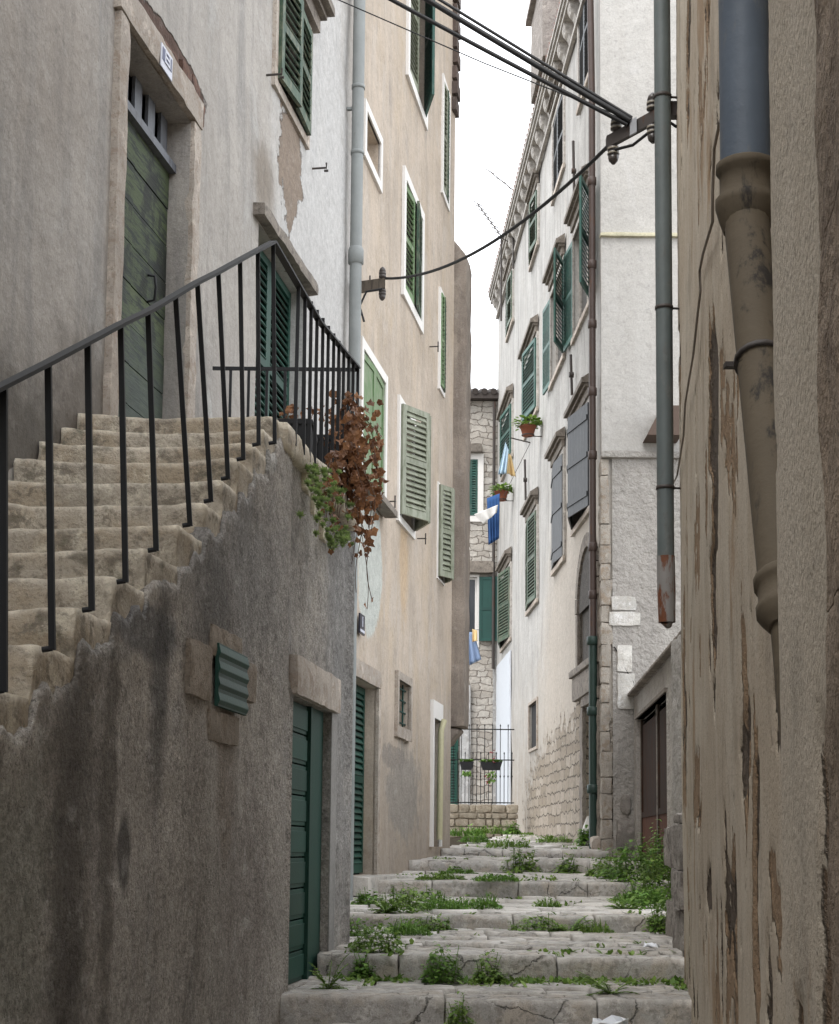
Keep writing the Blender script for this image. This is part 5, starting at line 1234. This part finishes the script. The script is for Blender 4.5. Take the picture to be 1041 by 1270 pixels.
WL = [('spiky', 0, 410, 9.75, 75, 62, 'tall spiky weed at the foot of the green cellar door'),
 ('bushy', 1, 548, 10.36, 48, 40, 'dense round weed against the second riser, left of the middle'),
 ('bushy', 0, 608, 10.36, 34, 30, 'smaller weed against the second riser beside the dense round one'),
 ('spiky', 2, 757, 9.6, 80, 36, 'spreading weed on the right part of the lowest full tread'),
 ('bushy', 0, 572, 9.15, 30, 36, 'weed growing at the foot of the lowest riser'),
 ('grass', 0, 655, 10.3, 26, 12, 'tiny tuft right of the two weeds on the second riser'),
 ('bushy', 2, 470, 10.75, 62, 36, 'broad weed on the left end of the second step'),
 ('bushy', 3, 452, 10.45, 26, 26, 'small weed hanging over the left edge of the second step'),
 ('grass', 1, 505, 12.6, 55, 26, 'feathery weed against the third riser near the left'),
 ('bushy', 0, 545, 13.1, 34, 18, 'low weed against the third riser right of the feathery one'),
 ('bushy', 2, 665, 13.1, 50, 22, 'low leafy weed at the third riser right of the middle'),
 ('spiky', 0, 705, 13.1, 60, 34, 'taller leafy weed at the third riser right of the middle'),
 ('grass', 0, 738, 13.1, 40, 24, 'grassy weed ending the row on the third riser'),
 ('bushy', 0, 500, 13.9, 44, 28, 'round bright weed on the third tread near the left'),
 ('grass', 1, 545, 14.3, 62, 20, 'long grassy weed on the third tread in the middle'),
 ('grass', 3, 590, 14.6, 56, 20, 'second long grassy weed on the third tread, right of the first'),
 ('bushy', 1, 460, 15.0, 34, 18, 'small weed on the third tread beside the beige house door'),
 ('grass', 0, 680, 15.0, 28, 16, 'thin tuft on the third tread right of the middle'),
 ('spiky', 0, 775, 14.4, 48, 26, 'leafy weed on the third tread in front of the overgrown corner'),
 ('bushy', 2, 822, 13.2, 32, 40, 'weed climbing the rubble stub wall'),
 ('bushy', 0, 815, 16.3, 56, 62, 'tall bushy weed of the overgrown corner, next to the right wall'),
 ('bushy', 3, 785, 17.2, 60, 44, 'bushy weed in the middle of the overgrown corner'),
 ('bushy', 2, 764, 18.2, 36, 30, 'left bushy weed of the overgrown corner below the rusty door'),
 ('grass', 1, 800, 16.0, 70, 30, 'grassy front fringe of the overgrown corner'),
 ('bushy', 1, 822, 18.6, 40, 56, 'rearmost bushy weed of the overgrown corner'),
 ('grass', 1, 568, 19.9, 44, 12, 'low grass against the fifth riser on the left'),
 ('bushy', 0, 648, 20.2, 38, 32, 'bright round weed in the middle of the fifth riser'),
 ('bushy', 2, 704, 20.2, 24, 22, 'small round weed on the fifth riser to the right'),
 ('grass', 0, 548, 17.4, 50, 8, 'sparse grass on the fourth tread by the left wall'),
 ('grass', 3, 615, 17.0, 46, 8, 'sparse grass along the fourth step edge in the middle'),
 ('grass', 0, 630, 24.5, 46, 8, 'flat grass in the joints of the upper paving'),
 ('grass', 1, 575, 31.0, 46, 16, 'grass along the foot of the stone retaining wall, left part'),
 ('grass', 0, 604, 33.6, 40, 10, 'grass along the foot of the stone retaining wall, middle'),
 ('bushy', 1, 637, 33.0, 16, 12, 'little weed where the retaining wall meets the white house'),
 ('grass', 1, 590, 27.0, 30, 9, 'flat grass on the upper paving nearer the wall'),
 ('bushy', 3, 728, 25.5, 20, 22, 'weed at the foot of the green drain pipe'),
 ('grass', 0, 690, 27.5, 36, 7, 'thin grass along the foot of the white house'),
 ('bushy', 3, 442, 12.4, 34, 22, 'weed in the corner between the grey wall end and the third riser'),
 ('bushy', 0, 520, 13.15, 30, 16, 'little round weed between the feathery weed and its neighbour at the third riser'),
 ('bushy', 2, 528, 15.6, 60, 18, 'low dark weed patch at the back of the third tread'),
 ('bushy', 1, 800, 14.6, 44, 26, 'low bush in front of the overgrown corner, touching the right wall'),
 ('bushy', 0, 745, 19.0, 30, 16, 'small weed left of the overgrown corner on the fourth tread'),
 ('spiky', 2, 480, 13.6, 40, 26, 'leafy weed left of the round bright weed on the third tread')]
for a in WL: weed(*a)
rw = random.Random(77)
m = MB()     # thin ground cover in the joints and along the riser feet
for k in range(1700):
    i = rw.choice([4, 5, 5, 6, 6, 7, 7, 8, 8, 9, 9, 10, 10]); y0 = TRD[i][0]; y1 = TRD[i+1][0] if i+1 < len(TRD) else 33.5
    Y = (y1-abs(rw.gauss(0, .12)) if rw.random() < .6 else rw.uniform(y0+.1, y1)); xx = rw.uniform(xl(Y)+.1, xr(Y)-.05)
    if noise.noise(Vector((xx*1.1, Y*.8, 4)))+(.25 if xx < xl(Y)+.5 or xx > xr(Y)-.6 else 0) < .08: continue
    for q in range(5):
        b = Vector((xx+rw.gauss(0, .03), min(Y+rw.gauss(0, .03), y1-.01), gz(Y)-.01))
        L_ = rw.uniform(.03, .085); aleaf(m, b, Vector((rw.uniform(-1, 1), rw.uniform(-1, .6), rw.uniform(.2, 1.2))), L_, L_*.45, .3, 2)
prop(m.build('ground_cover', M_leafg), 'thin green growth in the joints of the alley steps', 'ground cover', kind='stuff')
n_w = 0
# weed at the top landing
p = H.hit(160, 528, .15); m = MB(); weed_mesh(m, 'spiky', .14, .14, .1, .9, random.Random(3)); p = H.w(p[0], .15, 2.50); o = m.build('weed_clump', M_leafg, None, space=Matrix.Translation(p), loc=p); prop(o, 'little weed at the foot of the green plank door', 'weeds', 'weed clumps on the alley steps')
# leaning slab by the green pipe
m = MB(); c_ = at(731, 1030, 25.6); m.obox(c_+Vector((0, 0, .02)), (.12, 0, .04), (0, .04, .01), Vector((.09, .1, .26))); prop(m.build('stone_slab', M_wframe, bevel=.01), 'pale stone slab leaning on the foot of the white house', 'stone slab')
m = MB(); c_ = at(742, 1040, 24.0); m.rbox(c_.x-.10, c_.x+.06, 24.0, 24.25, -.06, .16, res=.05, rad=.06, amp=.03); prop(m.build('loose_stone', M_frame), 'rounded loose stone beside the green pipe foot', 'stone')
# crumpled white paper
def crumple(name, c, r_, seed, label, mat):
    m = MB(); rr = random.Random(seed); K = 9; V = []
    for j in range(7):
        for i in range(K):
            a = 6.283*i/K; q = j/6; f_ = r_*(.25+q*.9)*rr.uniform(.75, 1.25)
            V.append(Vector(c)+Vector((math.cos(a)*f_, math.sin(a)*f_*.6, r_*(.15+rr.uniform(0, .9)*q))))
    m.add(V, [(j*K+i, j*K+(i+1) % K, (j+1)*K+(i+1) % K, (j+1)*K+i) for j in range(6) for i in range(K)]+[tuple(range(K))])
    return prop(m.build(name, mat), label, 'litter')
pap = plain('white_paper', (.8, .82, .85), .8, .03)
crumple('crumpled_paper', at(757, 1275, 8.95)+Vector((0, 0, -.02)), .10, 3, 'crumpled white paper on the pavement below the lowest full step', pap)
crumple('paper_scrap', Vector((at(808, 1160, 11.2).x, 11.2, gz(11.2)+.01)), .05, 8, 'small white paper scrap on the right of the second tread', pap)
